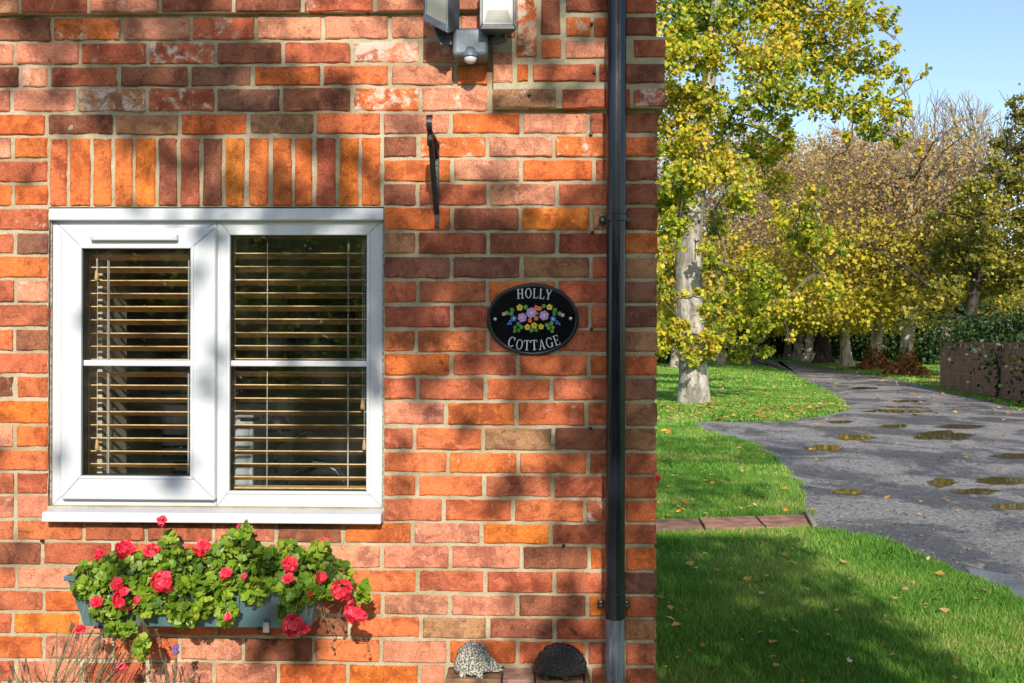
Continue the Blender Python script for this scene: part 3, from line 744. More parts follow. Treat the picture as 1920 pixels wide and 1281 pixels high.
def rc(a, b, c, d): return [(a, b), (c, b), (c, d), (a, d)]
GL = {
 'H': [rc(.10, 0, .23, 1), rc(.55, 0, .68, 1), rc(.23, .47, .55, .54)] + [rc(x, z, x+.29, z+.055) for x in (.02, .47) for z in (0, .945)],
 'O': ring(.36, .52, .23, .45, 0, 360, 28),
 'L': [rc(.10, 0, .23, 1), rc(.23, 0, .58, .06), [(.52, .06), (.58, .06), (.60, .26), (.56, .26)], rc(.02, .945, .31, 1), rc(.02, 0, .1, .055)],
 'Y': [[(.30, .45), (.43, .45), (.16, 1), (.03, 1)], [(.34, .42), (.42, .42), (.68, 1), (.60, 1)], rc(.30, 0, .43, .45), rc(-.03, .945, .24, 1), rc(.5, .945, .76, 1), rc(.21, 0, .52, .055)],
 'C': ring(.36, .52, .23, .45, 38, 322, 24) + [rc(.60, .68, .66, 1.0)],
 'G': ring(.36, .52, .23, .45, 38, 335, 24) + [rc(.60, .70, .66, 1.0), rc(.56, .02, .69, .44), rc(.47, .40, .76, .455)],
 'T': [rc(.28, 0, .41, 1), rc(.0, .94, .69, 1), [(0, .74), (.04, .74), (.06, .94), (0, .94)], [(.65, .74), (.69, .74), (.69, .94), (.63, .94)], rc(.19, 0, .50, .055)],
 'A': [[(.06, 0), (.12, 0), (.39, 1), (.33, 1)], [(.52, 0), (.66, 0), (.42, 1), (.30, 1)], rc(.2, .3, .53, .36), rc(-.03, 0, .2, .055), rc(.44, 0, .75, .055)],
 'E': [rc(.10, 0, .23, 1), rc(.23, .94, .58, 1), rc(.23, 0, .60, .06), rc(.23, .47, .46, .53), [(.54, .06), (.60, .06), (.63, .26), (.59, .26)], [(.53, .94), (.58, .94), (.6, .76), (.56, .76)], rc(.44, .4, .48, .6), rc(.02, 0, .1, .055), rc(.02, .945, .1, 1)],
}
def letter(ch, px, py, hpx, rot):
    x, z = pl(px, py); s = hpx/600*.99; m = MB(); r = R(rot)
    for i, poly in enumerate(GL[ch]):
        pts = []
        for u, v in poly:
            u = (u-.36)*s*.92; v = (v-.5)*s
            pts.append((x+u*math.cos(r)-v*math.sin(r), z+u*math.sin(r)+v*math.cos(r)))
        m.prism(pts, PF-.0008-.00004*i, PF+.0005)
    m.build("letter", m_let, ov)
for ch, px, py, r in (('H', 975, 551, 3), ('O', 990.8, 549.8, 1), ('L', 1005, 550.3, -1), ('L', 1017, 551.3, -4), ('Y', 1028.5, 552.5, -8)): letter(ch, px, py, 18.6, r)
for ch, px, py, r in (('C', 959.6, 641, -16), ('O', 974, 646, -8), ('T', 988.3, 647.6, -3), ('T', 1002, 647, 2), ('A', 1016, 646, 8), ('G', 1030, 642.5, 13), ('E', 1044, 637.8, 20)): letter(ch, px, py, 19, r)
PC = {}
def paint(c, r=.4):
    if c not in PC: PC[c] = simple("painted_enamel", lin(*c), r, .25, 200)
    return PC[c]
def zq(x, y): return 880 + x/7.117, 510 + y/7.117     # positions read off an enlarged view of the plaque
def pflower(x, y, r, col, cen, n=5):
    cx, cz = pl(*zq(x, y)); rr = r/7.117/600
    m = MB()
    for k in range(n):
        t = 2*math.pi*k/n+.3; m.prism([(cx+rr*.56*math.cos(t)+rr*.45*math.cos(a), cz+rr*.56*math.sin(t)+rr*.45*math.sin(a)) for a in np.linspace(0, 2*math.pi, 10)[:-1]], PF-.0006-.00005*k, PF+.0004)
    o = m.build("painted_flower", paint(col), ov)
    m = MB(); m.prism([(cx+rr*.3*math.cos(a), cz+rr*.3*math.sin(a)) for a in np.linspace(0, 2*math.pi, 11)[:-1]], PF-.0013, PF-.0009); m.build("flower_eye", paint(cen), o)
def pleaf(x, y, ln, ang, col, w=.42):
    cx, cz = pl(*zq(x, y)); L = ln/7.117/600; t = R(ang); pts = []
    for u, v in ((-.5, 0), (-.2, w*.8), (.1, w), (.35, w*.5), (.5, 0), (.35, -w*.5), (.1, -w), (-.2, -w*.8)):
        pts.append((cx+L*(u*math.cos(t)-v*math.sin(t)), cz+L*(u*math.sin(t)+v*math.cos(t))))
    m = MB(); m.prism(pts, PF-.0004-random.random()*.00015, PF+.0004); m.build("painted_leaf", paint(col), ov)
LIL, YEL, ORG, GRN, BLU, PNK = (190, 140, 205), (215, 190, 50), (232, 110, 45), (95, 150, 50), (60, 110, 190), (215, 140, 165)
for x, y, r in ((705, 610, 62), (825, 545, 72), (997, 582, 66)): pflower(x, y, r, LIL, (225, 200, 120), 6)
for x, y, r in ((672, 475, 45), (1070, 470, 42), (776, 738, 42), (866, 715, 44), (957, 730, 40)): pflower(x, y, r, YEL, (190, 140, 30))
for x, y, r in ((592, 622, 40), (1118, 628, 40)): pflower(x, y, r, BLU, (230, 215, 90))
for x, y, l, a in ((895, 480, 80, 110), (940, 490, 70, 60), (810, 650, 70, 130), (893, 620, 70, 50)): pleaf(x, y, l, a, ORG)
for x, y, l, a in ((750, 470, 70, 70), (993, 455, 62, 60), (570, 510, 75, 120), (560, 560, 60, 30), (500, 548, 70, 0), (1140, 510, 75, 60), (1135, 560, 60, 150), (1205, 555, 70, -20), (905, 555, 50, 70),
                   (655, 695, 70, 80), (610, 740, 60, 60), (695, 735, 65, -50), (605, 790, 60, 60), (660, 780, 60, 110), (1090, 690, 70, 30), (1035, 710, 65, 120), (1060, 750, 60, 60), (1115, 740, 55, 0), (1105, 790, 60, 90), (830, 780, 65, 60), (890, 775, 65, 120)):
    pleaf(x, y, l, a, GRN if (x+y) % 3 else (70, 125, 45))
for x, y in ((460, 560), (1245, 578)): pleaf(x, y, 62, 50, PNK)
for x, y, l, a in ((545, 655, 50, 30), (525, 690, 48, 20), (555, 690, 40, 60), (1170, 665, 55, -40), (1200, 695, 50, -50), (1160, 690, 36, 0)): pleaf(x, y, l, a, BLU, .3)
for x, y in ((344, 630), (1352, 622)):
    px, pz_ = pl(*zq(x, y)); m = MB(); m.lathe([(.0058, .002), (.0055, -.0015), (.0035, -.003)], (px, PF, pz_), 16, 'y'); m.build("screw", simple("steel_screw", (.5, .5, .5), .3, metal=.8), ov, smooth=True)

# ---- twin security light
fl = empty("security_floodlight", W(884, 80, 0)); tag(fl, "twin head grey security floodlight with motion sensor above the bracket", "floodlight")
FO = fl.location.copy()
def rel(px, py, e): return W(px, py, e) - FO
def head(pts, lens, name="lamp_head"):
    """pts: bottom corners front-left, front-right, back-right, back-left; the head runs up .19 m"""
    upv_ = Vector((0, .012, .19)); m = MB(); b = [Vector(p) for p in pts]; t = [p+upv_ for p in b]
    m.hexa(b + t); h = m.build(name, m_lampgrey, fl, bevel=.006, seg=3)
    # rim and lens on the front face
    u = (b[1]-b[0]); v = upv_; nrm = u.cross(v).normalized()
    if nrm.y > 0: nrm = -nrm
    def fp(s, q, d=0): return b[0] + u*s + v*q + nrm*d
    l, r, bo, to = lens
    m = MB(); o = [(0, 0), (1, 0), (1, 1), (0, 1)]; i = [(l, bo), (1-r, bo), (1-r, 1-to), (l, 1-to)]
    for k in range(4):
        a1, b1, c1, d1 = o[k], o[(k+1) % 4], i[(k+1) % 4], i[k]
        m.hexa([fp(*a1, .0005), fp(*b1, .0005), fp(*c1, .0005), fp(*d1, .0005), fp(*a1, .008), fp(*b1, .008), fp(*c1, .008), fp(*d1, .008)])
    m.build("rim", m_lampgrey, h, bevel=.002)
    m = MB(); m.hexa([fp(l, bo, .0008), fp(1-r, bo, .0008), fp(1-r, 1-to, .0008), fp(l, 1-to, .0008), fp(l, bo, .003), fp(1-r, bo, .003), fp(1-r, 1-to, .003), fp(l, 1-to, .003)]); m.build("lens", m_lens, h)
    m = MB(); lx, rx_ = l+.10*(1-l-r), 1-r-.10*(1-l-r)
    m.add([fp(l+.03, bo+.03, .0034), fp(1-r-.03, bo+.03, .0034), fp(rx_-.05, bo+.22, .007), fp(lx+.05, bo+.22, .007), fp(lx+.05, bo+.21, .0032), fp(rx_-.05, bo+.21, .0032)], [(0, 1, 2, 3), (3, 2, 5, 4)])
    m.build("reflector", m_lens, h)
    return h
head([rel(899, 57, .15), rel(968, 57, .15), rel(960, 66, .09), rel(905, 66, .09)], (.09, .09, .09, .06))
head([rel(795, 40, .135), rel(841, 64, .155), rel(863, 56, .085), rel(815, 44, .07)], (.12, .06, .13, .06))
# sensor body, knuckles and dome
m = MB(); a = rel(849, 106, .10); b = rel(915, 54, .10); m.box((a.x, -.11, a.z), (b.x, -.03, b.z)); body = m.build("sensor_housing", m_sensor, fl, bevel=.012, seg=4)
m = MB(); a = rel(857, 100, .0); b = rel(908, 58, .0); m.box((a.x, -.032, a.z), (b.x, -.001, b.z)); m.build("wall_plate", m_lampgrey, fl, bevel=.004)
c = rel(882, 103, .105); m = MB(); m.lathe([(.012, .022), (.018, .008), (.0235, -.004), (.0235, -.008)], c, 24); m.build("sensor_cone", m_sensor, fl, smooth=True)
m = MB(); m.lathe([(.0195, -.006), (.0195, -.012), (.017, -.019), (.011, -.0245), (.004, -.027)], c, 24); m.build("sensor_dome", m_dome, fl, smooth=True)
m = MB(); m.hexa([rel(816, 58, .10), rel(850, 60, .10), rel(850, 64, .02), rel(818, 64, .02), rel(813, 52, .10), rel(850, 46, .10), rel(850, 50, .02), rel(815, 56, .02)]); 
m.add([rel(813, 53, .11), rel(826, 85, .11), rel(848, 84, .10), rel(848, 58, .10), rel(818, 56, .04), rel(828, 84, .04), rel(848, 84, .03), rel(848, 60, .03)], [(0, 1, 2, 3), (7, 6, 5, 4), (0, 4, 5, 1), (1, 5, 6, 2), (2, 6, 7, 3), (3, 7, 4, 0)])
m.build("lamp_arm", m_lampgrey, fl, bevel=.003)
m = MB(); m.tube([rel(914, 74, .07), rel(934, 73, .075), rel(949, 70, .08)], [.016, .019, .014], 14); m.tube([rel(934, 70, .08), rel(934, 52, .10)], .014, 10); m.build("lamp_arm", m_lampgrey, fl)

# ---- hanging-basket bracket
hb = empty("hanging_basket_bracket", W(819.5, 428, 0)); tag(hb, "black iron hanging basket bracket jutting out beside the window", "bracket")
HO = hb.location.copy()
z_t = W(819, 266, 0).z - HO.z; z_b = 0; bx = .0085
m = MB(); m.box((-bx*.8, -.007, z_b), (bx*.8, -.0005, z_t)); m.build("wall_plate", m_iron, hb, bevel=.002)
def strip(path, w, th, name):
    m = MB(); pts = [Vector(p) for p in path]; k = len(pts); vs = []; fs = []
    for i, p in enumerate(pts):
        t = (pts[min(i+1, k-1)] - pts[max(i-1, 0)]).normalized(); nn = Vector((0, -t.z, t.y))
        for sx, sn in ((-1, -1), (1, -1), (1, 1), (-1, 1)): vs.append((sx*w/2, p.y + nn.y*sn*th/2, p.z + nn.z*sn*th/2))
    for i in range(k-1):
        for q in range(4): fs.append((i*4+q, i*4+(q+1) % 4, i*4+4+(q+1) % 4, i*4+4+q))
    fs += [(3, 2, 1, 0), tuple(4*(k-1)+q for q in range(4))]
    m.add(vs, fs); return m.build(name, m_iron, hb, bevel=.0012)
zt = z_t - .012
strip([(0, -.006, zt), (0, -.10, zt+.001), (0, -.20, zt)] + [(0, -.215-.022*math.sin(t), zt+.022-.022*math.cos(t)) for t in np.linspace(.3, 3.6, 12)], .0165, .006, "arm")
strip([(0, -.008, .045), (0, -.04, .07), (0, -.085, .115), (0, -.13, .165), (0, -.17, zt-.035), (0, -.195, zt-.012)] + [(0, -.200-.016*math.sin(t), zt-.022+.016*math.cos(t)) for t in np.linspace(.2, 3.4, 9)], .0165, .006, "brace")
strip([(0, -.01, zt-.04), (0, -.05, zt-.018), (0, -.09, zt-.006)], .012, .005, "scroll")
for zz_ in (.018, z_t-.025):
    m = MB(); m.lathe([(.0045, 0), (.004, -.003)], (0, -.007, zz_), 10, 'y'); m.build("screw", m_iron, hb)

# ---- old cable nails left in the joints
for i, (px, py) in enumerate([(1109.5, 45), (1114, 137), (992, 178), (1108, 252), (1110.5, 436), (1109, 617), (1107, 803), (1057, 1023), (80, 1014)]):
    e0 = .026 if py < 200 else 0
    o = empty("cable_nail", W(px, py, e0))
    where = ["topmost on the corner corbel", "in the corbel beside the downpipe", "in the brown corbel brick", "below the corbel by the downpipe", "level with the upper downpipe clip", "right of the black plaque", "left of the downpipe below the plaque", "in the joint below the plaque column, left of the lower downpipe", "under the left end of the window sill"][i]
    tag(o, "small black cable nail " + where, "nail", "old nails left in the wall")
    m = MB(); m.lathe([(.0035, .012), (.0042, -.005), (.0048, -.009), (.003, -.011)], (0, 0, 0), 9, 'y'); m.build("shank", m_black, o)
    m = MB(); m.box((-.005, -.007, -.003), (.005, .001, .004)); m.build("clip", m_black, o, bevel=.001)

# ---- ledge with two hedgehog ornaments
lz = W(970, 1251, 0).z; la, lb = W(840, 1251, 0).x, W(1105, 1251, 0).x
lg = empty("tiled_ledge", ((la+lb)/2, -.06, 0)); tag(lg, "brown clay tile ledge against the wall beneath two hedgehog ornaments", "ledge")
m_tile = simple("brown_clay_tile", (.21, .115, .062), .8, .45, 25, .6, 70)
m_tile2 = simple("pink_clay_tile", (.33, .19, .14), .8, .4, 25, .6, 70)
cut = [la, W(943, 1262).x, W(1003, 1262).x, W(1092, 1262).x, lb]
for i in range(4):
    m = MB(); m.box((cut[i]+.002-lg.location.x, -.055, lz-.035), (cut[i+1]-.002-lg.location.x, .058, lz+random.uniform(-.001, .001))); m.build("tile", m_tile2 if i == 1 else m_tile, lg, bevel=.004)
m = MB(); m.box((la+.01-lg.location.x, -.045, 0), (lb-.01-lg.location.x, .056, lz-.0355)); m.build("plinth", m_mortar, lg)
def hedgehog(px, py, wpx, hpx, mat, label, flip=False, snout=True, e=.075):
    base = W(px, py, e); root = empty("hedgehog_ornament", (base.x, base.y, lz)); tag(root, label, "ornament", "hedgehog ornaments on the ledge")
    Lh = wpx/600/2*.97; Hh = hpx/600*.97; nu, nv = 48, 28; vs = []; fs = []
    s = -1 if flip else 1
    for j in range(nv+1):
        ph = math.pi*j/nv
        for i in range(nu):
            th = 2*math.pi*i/nu
            x = math.cos(th)*math.sin(ph); y = math.sin(th)*math.sin(ph); z = math.cos(ph)
            bx_ = x*Lh*(.82 if snout else 1.0) - (Lh*.1 if snout else 0); by = y*.042; bz_ = Hh*(max(z, -.3)+.3)/1.3
            if snout and x > .55: k = (x-.55)/.45; bx_ += k*k*Lh*.42; by *= (1-.72*k); bz_ = bz_*(1-.60*k) + Hh*.05*k
            bz_ = max(bz_, .010 + .003*math.sin(th*5))
            nn = noise.noise((bx_*150, by*150, bz_*150)) * .0032 + noise.noise((bx_*420, by*420, bz_*420)) * .0022
            q = 1 + nn/max(.02, Hh*.5)
            vs.append((s*bx_*q, by*q, bz_*q+.004))
    for j in range(nv):
        for i in range(nu):
            a = j*nu+i; b = j*nu+(i+1) % nu; fs.append((a, b, b+nu, a+nu))
    m = MB(); m.add(vs, fs); m.build("body", mat, root, smooth=True)
    for fx, fy in ((-.55, -.03), (.18, -.035), (-.5, .02), (.2, .025)):
        m = MB(); m.lathe([(.006, -.001), (.011, .003), (.012, .011), (.007, .018)], (s*fx*Lh, fy, 0), 12); m.build("foot", mat, root, smooth=True)
    if snout:
        m = MB(); m.lathe([(.001, .0045), (.004, .002), (.0045, -.001), (.002, -.004)], (s*Lh*1.13, 0, Hh*.23), 10); m.build("nose", m_black, root, smooth=True)
    return root
def stone(name, c0, c1, c2):
    t = NT(name); p = t.pos(); a = t.noise(p, 90, 6, .7); v = t.node('ShaderNodeTexVoronoi'); v.inputs['Scale'].default_value = 170; t.l.new(p, v.inputs['Vector'])
    c = t.mix(t.maprange(a, .38, .6), c0, c1); c = t.mix(t.maprange(v.outputs[0], .38, .62), c, c2)
    t.base(c); t.rough(.75 if c1[0] > .2 else .42); t.bump(t.math('ADD', a, v.outputs[0]), .9, .006); return t.m
hedgehog(893, 1271, 90, 60, stone("speckled_stone", (.50, .46, .38), (.64, .60, .50), (.15, .14, .12)), "pale speckled stone hedgehog ornament on the brown ledge, the left one")
hedgehog(1051, 1277, 98, 60, stone("dark_bronze_stone", (.035, .024, .02), (.07, .05, .045), (.012, .012, .016)), "dark brown glossy hedgehog ornament on the ledge next to the downpipe", snout=False, e=.085)

# ================================================================== WINDOW BOX AND GERANIUMS
m_trough = None
t_ = NT("teal_green_trough"); p_ = t_.pos(); a_ = t_.noise(p_, 9, 5); t_.base(t_.mix(t_.maprange(a_, .35, .7), (.06, .125, .15), (.095, .165, .185))); t_.rough(.36); m_trough = t_.m
tr = empty("flower_trough", (0, 0, 0)); tag(tr, "teal green plastic flower trough fixed under the window sill", "trough")
fl_, fr_ = W(120, 1093, .2).x, W(604, 1093, .2).x; bl_, br_ = fl_+.045, fr_-.045
tz = .80; bz0 = .645; yt0, yt1, yb0, yb1 = -.205, -.02, -.165, -.035
tr.location = ((fl_+fr_)/2, -.1, bz0); TO = tr.location.copy()
def trp(*p): return [Vector(q)-TO for q in p]
m = MB(); th = .005
o8 = trp((bl_, yb0, bz0), (br_, yb0, bz0), (br_, yb1, bz0), (bl_, yb1, bz0), (fl_+.006, yt0+.006, tz), (fr_-.006, yt0+.006, tz), (fr_-.006, yt1-.006, tz), (fl_+.006, yt1-.006, tz))
i8 = trp((bl_+th, yb0+th, bz0+th), (br_-th, yb0+th, bz0+th), (br_-th, yb1-th, bz0+th), (bl_+th, yb1-th, bz0+th), (fl_+.006+th, yt0+.006+th, tz), (fr_-.006-th, yt0+.006+th, tz), (fr_-.006-th, yt1-.006-th, tz), (fl_+.006+th, yt1-.006-th, tz))
m.add(o8+i8, [(0,3,2,1),(0,1,5,4),(1,2,6,5),(2,3,7,6),(3,0,4,7),(8,9,10,11),(8,12,13,9),(9,13,14,10),(10,14,15,11),(11,15,12,8),(4,5,13,12),(5,6,14,13),(6,7,15,14),(7,4,12,15)])
m.build("trough_body", m_trough, tr, bevel=.004)
m = MB()
for a, b in (((fl_, yt0, tz-.012), (fr_, yt0+.012, tz+.003)), ((fl_, yt1-.012, tz-.012), (fr_, yt1, tz+.003)), ((fl_, yt0+.0121, tz-.0119), (fl_+.014, yt1-.0121, tz+.0029)), ((fr_-.014, yt0+.0121, tz-.0119), (fr_, yt1-.0121, tz+.0029))): m.box(*trp(a, b))
m.build("rim", m_trough, tr, bevel=.003)
m = MB(); m.box(*trp((fl_+.02, yt0+.015, tz-.03), (fr_-.02, yt1-.015, tz-.022))); m.build("compost", simple("compost", (.03, .02, .013), .95, .5, 60, .8, 60), tr)
q = W(498, 1178, .185); m = MB(); m.box(*trp((q.x-.009, -.183, q.z-.014), (q.x+.009, -.172, q.z+.016))); m.build("hook_end", simple("grey_hook", (.28, .28, .28), .5), tr, bevel=.001)
for px in (200, 498):
    q = W(px, 1183, .1); m = MB(); m.box(*trp((q.x-.008, -.17, bz0-.006), (q.x+.008, .0, bz0-.001))); m.box(*trp((q.x-.008, -.006, bz0-.001), (q.x+.008, -.001, tz-.05))); m.build("shelf_bracket", m_iron, tr)

m_gleaf = leaf_material("geranium_leaf", [(0, (.035, .085, .010)), (.45, (.10, .20, .018)), (.8, (.19, .30, .025)), (1, (.30, .34, .04))], .3, .4, 8, .15, .45)
m_gstem = simple("geranium_stem", (.16, .18, .05), .6)
m_dry = leaf_material("dry_leaf", [(0, (.14, .09, .045)), (1, (.34, .22, .12))], .3, .7)
t_ = NT("geranium_petal"); oi = t_.node('ShaderNodeNewGeometry'); t_.base(t_.ramp(oi.outputs['Random Per Island'], [(0, (.52, .004, .020)), (.6, (.74, .018, .048)), (1, (.82, .08, .11))])); t_.rough(.55); m_petal = t_.m
def leaf_mesh(seed):
    r = random.Random(seed); n = 11; vs = [(0, 0, 0)]; fs = []
    for i in range(n):
        t = -math.pi*.92 + 2*math.pi*.92*i/(n-1)
        rr = (1.0 if i % 2 == 0 else .80)*r.uniform(.9, 1.08)*(.75 if i in (0, n-1) else 1)
        vs.append((rr*math.sin(t), rr*math.cos(t), .22*rr*rr*r.uniform(.4, 1.0)))
    for i in range(1, n): fs.append((0, i, i+1))
    me = bpy.data.meshes.new("leaf"); me.from_pydata(vs, [], fs); me.materials.append(m_gleaf); return me
GLV = [leaf_mesh(i) for i in range(8)]
def leaf_mat_variants(): 
    out = []
    for c in ((.08, .16, .014), (.16, .29, .02), (.24, .39, .028), (.34, .46, .04), (.42, .45, .06)):
        t = NT("geranium_leaf_tone"); p = t.pos(); n1 = t.noise(p, 120, 4)
        cc = t.mix(t.maprange(n1, .35, .65), c, tuple(k*.7 for k in c)); t.base(cc); t.rough(.38); t.b.inputs['Specular IOR Level'].default_value = .45
        out_ = [n for n in t.n if n.type == 'OUTPUT_MATERIAL'][0]; tl = t.node('ShaderNodeBsdfTranslucent'); t.l.new(cc, tl.inputs[0]); mx = t.node('ShaderNodeMixShader'); mx.inputs[0].default_value = .3
        t.l.new(t.b.outputs[0], mx.inputs[1]); t.l.new(tl.outputs[0], mx.inputs[2]); t.l.new(mx.outputs[0], out_.inputs[0]); out.append(t.m)
    return out
TONES = leaf_mat_variants()
LEAFSET = []
for me in GLV:
    row = []
    for tm in TONES:
        m2 = me.copy(); m2.materials.clear(); m2.materials.append(tm); row.append(m2)
    LEAFSET.append(row)
CL = [(180,1080,42,28),(228,1062,46,28),(160,1108,24,18),(212,1138,34,20),(285,1075,48,34),(345,1068,44,36),(320,1128,34,24),(345,1158,28,16),(400,1062,38,38),(398,1110,36,24),(425,1148,18,26),
      (442,1022,32,24),(470,1062,38,44),(480,1100,28,18),(535,1052,38,38),(552,1102,34,34),(540,1145,20,28),(590,1066,42,32),(640,1080,22,24),(600,1108,38,18),(680,1112,13,20),(458,996,13,13),(225,1180,30,12),(265,1215,12,24),(318,1028,14,30),(600,1030,20,16),(165,1094,24,14),(250,1098,38,16),(350,1098,42,16),(440,1094,34,15),(500,1098,28,15),(285,1112,24,14),(190,1150,24,14),(270,1140,18,18),(380,1140,22,18),(475,1118,22,12),(225,1098,40,16)]
FLW = [(306,978,13),(234,1030,22),(187,1040,13),(284,1036,18),(378,1027,20),(305,1092,25),(237,1124,28),(218,1094,13),(180,1130,13),(424,1077,14),(449,987,5),(543,1058,16),(541,1085,11),(606,1020,15),(602,1083,11),(639,1106,23),(668,1148,26),(548,1174,25),(427,1158,8),(150,1182,9),(226,1250,15),(572,1178,9),(456,1081,6),(580,1112,6)]
PLX = [(100, 215, "leftmost"), (215, 325, "second from the left"), (325, 430, "middle"), (430, 520, "second from the right"), (520, 720, "rightmost trailing")]
plants = []
for a, b, nm in PLX:
    o = empty("geranium_plant", W((a+b)/2, 1100, .11)); o.location.z = tz-.022
    tag(o, "red geranium in the teal trough, the %s of five plants" % nm, "geranium", "geraniums in the trough"); plants.append(o)
def plant_of(px):
    for (a, b, n), o in zip(PLX, plants):
        if a <= px < b: return o
    return plants[-1]
stems = {o.name: MB() for o in plants}; fill = {o.name: MB() for o in plants}; NL = {}
def root_pt(o, x): 
    return Vector((min(max(x, fl_+.05), fr_-.05), -.11 + random.uniform(-.04, .04), tz-.022))
def stem_to(o, p, rad=.0016):
    r0 = root_pt(o, o.location.x + (p.x-o.location.x)*.4)
    midp = r0.lerp(p, .5) + Vector((0, -.02, .04 if p.z < tz+.05 else .015))
    stems[o.name].tube([r0-o.location, r0.lerp(midp, .5)+Vector((0, 0, .012))-o.location, midp-o.location, midp.lerp(p, .6)-o.location, p-o.location], [rad*1.3, rad*1.2, rad, rad*.8, rad*.6], 5)
grng = random.Random(11)
for (cx_, cy_, rx_, ry_) in CL:
    n = int(18 + rx_*ry_/8.5)
    for k in range(n):
        t = grng.uniform(0, 2*math.pi); q = math.sqrt(grng.random())
        px = cx_+rx_*q*math.cos(t); py = cy_+ry_*q*math.sin(t)
        e = grng.uniform(.06, .235) if py < 1085 else grng.uniform(.17, .25)
        o = plant_of(px); p = W(px, py, e)
        me = grng.choice(LEAFSET)[min(4, max(0, int(grng.gauss(2 if px < 460 else 1.5, 1.1))))]
        s = .0075 + .0125*grng.random()**1.4; eu = (grng.gauss(.85, .45), grng.gauss(0, .5), grng.uniform(-1.4, 1.4)); NL[o.name] = NL.get(o.name, 0) + 1
        if (e > .14 and NL[o.name] % 5 < 3 or s > .0135) and NL.get(o.name+'#', 0) < 290:
            NL[o.name+'#'] = NL.get(o.name+'#', 0) + 1; lf = link(bpy.data.objects.new("leaf", me), o); lf.scale = (s, s, s); lf.location = p - o.location; lf.rotation_euler = eu
        else:                                            # the many small ones further in
            from mathutils import Euler
            mt = Euler(eu).to_matrix(); fill[o.name].add([mt @ (v.co*s) + p - o.location for v in me.vertices], [tuple(q.vertices) for q in me.polygons])
        if k % 16 == 0: stem_to(o, p, .0012)
def floret(m, c, nrm, r, rr):
    nrm = nrm.normalized(); u = nrm.orthogonal().normalized(); w = nrm.cross(u); a0 = rr.uniform(0, 6)
    for k in range(5):
        t = a0+k*2*math.pi/5+rr.uniform(-.15, .15); d = u*math.cos(t)+w*math.sin(t); s_ = -u*math.sin(t)+w*math.cos(t)
        L = r*rr.uniform(.85, 1.1); wd = L*.52; lift = nrm*(L*rr.uniform(.05, .3))
        p0 = c; p1 = c+d*L*.55+s_*wd+lift*.6; p2 = c+d*L+s_*wd*.5+lift; p3 = c+d*L-s_*wd*.5+lift; p4 = c+d*L*.55-s_*wd+lift*.6
        m.add([p0, p1, p2, p3, p4], [(0, 1, 2), (0, 2, 3), (0, 3, 4)])
for (px, py, r) in FLW:
    e = .27 if py > 1050 else .2
    if py > 1200: e = .2
    o = plant_of(px); c = W(px, py, e); rad = r/600*.93; m = MB()
    nf = 3 if r < 9 else (6 if r < 16 else 13 if r < 22 else 17)
    fr = rad*.95 if r < 9 else (.0135 if r < 16 else .0155)
    for k in range(nf):
        d = Vector((grng.gauss(0, 1), -abs(grng.gauss(.9, .5)), grng.gauss(.1, 1))).normalized()
        pos = c + Vector((d.x, d.y*.6, d.z)) * max(0, rad-fr*.55)*grng.uniform(.75, 1.05)
        floret(m, pos, d, fr, grng)
    fo = m.build("flower_head", m_petal, o); 
    for v in fo.data.vertices: v.co -= o.location
    stem_to(o, c, .0016)
for o in plants:
    stems[o.name].build("stems", m_gstem, o)
    if fill[o.name].f: tag(fill[o.name].build("small_leaves", leaf_material("geranium_small_leaf", [(0, (.08, .16, .014)), (.5, (.20, .34, .024)), (1, (.38, .46, .05))], .3, .4), o), kind="stuff")
# dry trailing stalks under the box
for (px, py, n) in ((230, 1190, 16), (265, 1200, 8), (590, 1160, 14), (665, 1190, 6)):
    o = plant_of(px); m = MB()
    for k in range(n):
        p = W(px+grng.uniform(-45, 45), py+grng.uniform(-25, 40), grng.uniform(.08, .22)) - o.location
        q = p + Vector((grng.uniform(-.03, .03), grng.uniform(-.01, .01), grng.uniform(.02, .07)))
        m.tube([q, (p+q)/2+Vector((grng.uniform(-.01, .01), 0, 0)), p], .0011, 4)
        for _ in range(2):
            d = Vector((grng.uniform(-1, 1), grng.uniform(-1, .3), grng.uniform(-1, 1))).normalized()*.008; w_ = d.orthogonal()*.6; m.add([p, p+d+w_, p+d*1.6, p+d-w_], [(0, 1, 2, 3)])
    tag(m.build("dry_stalks", m_dry, o), kind="stuff")
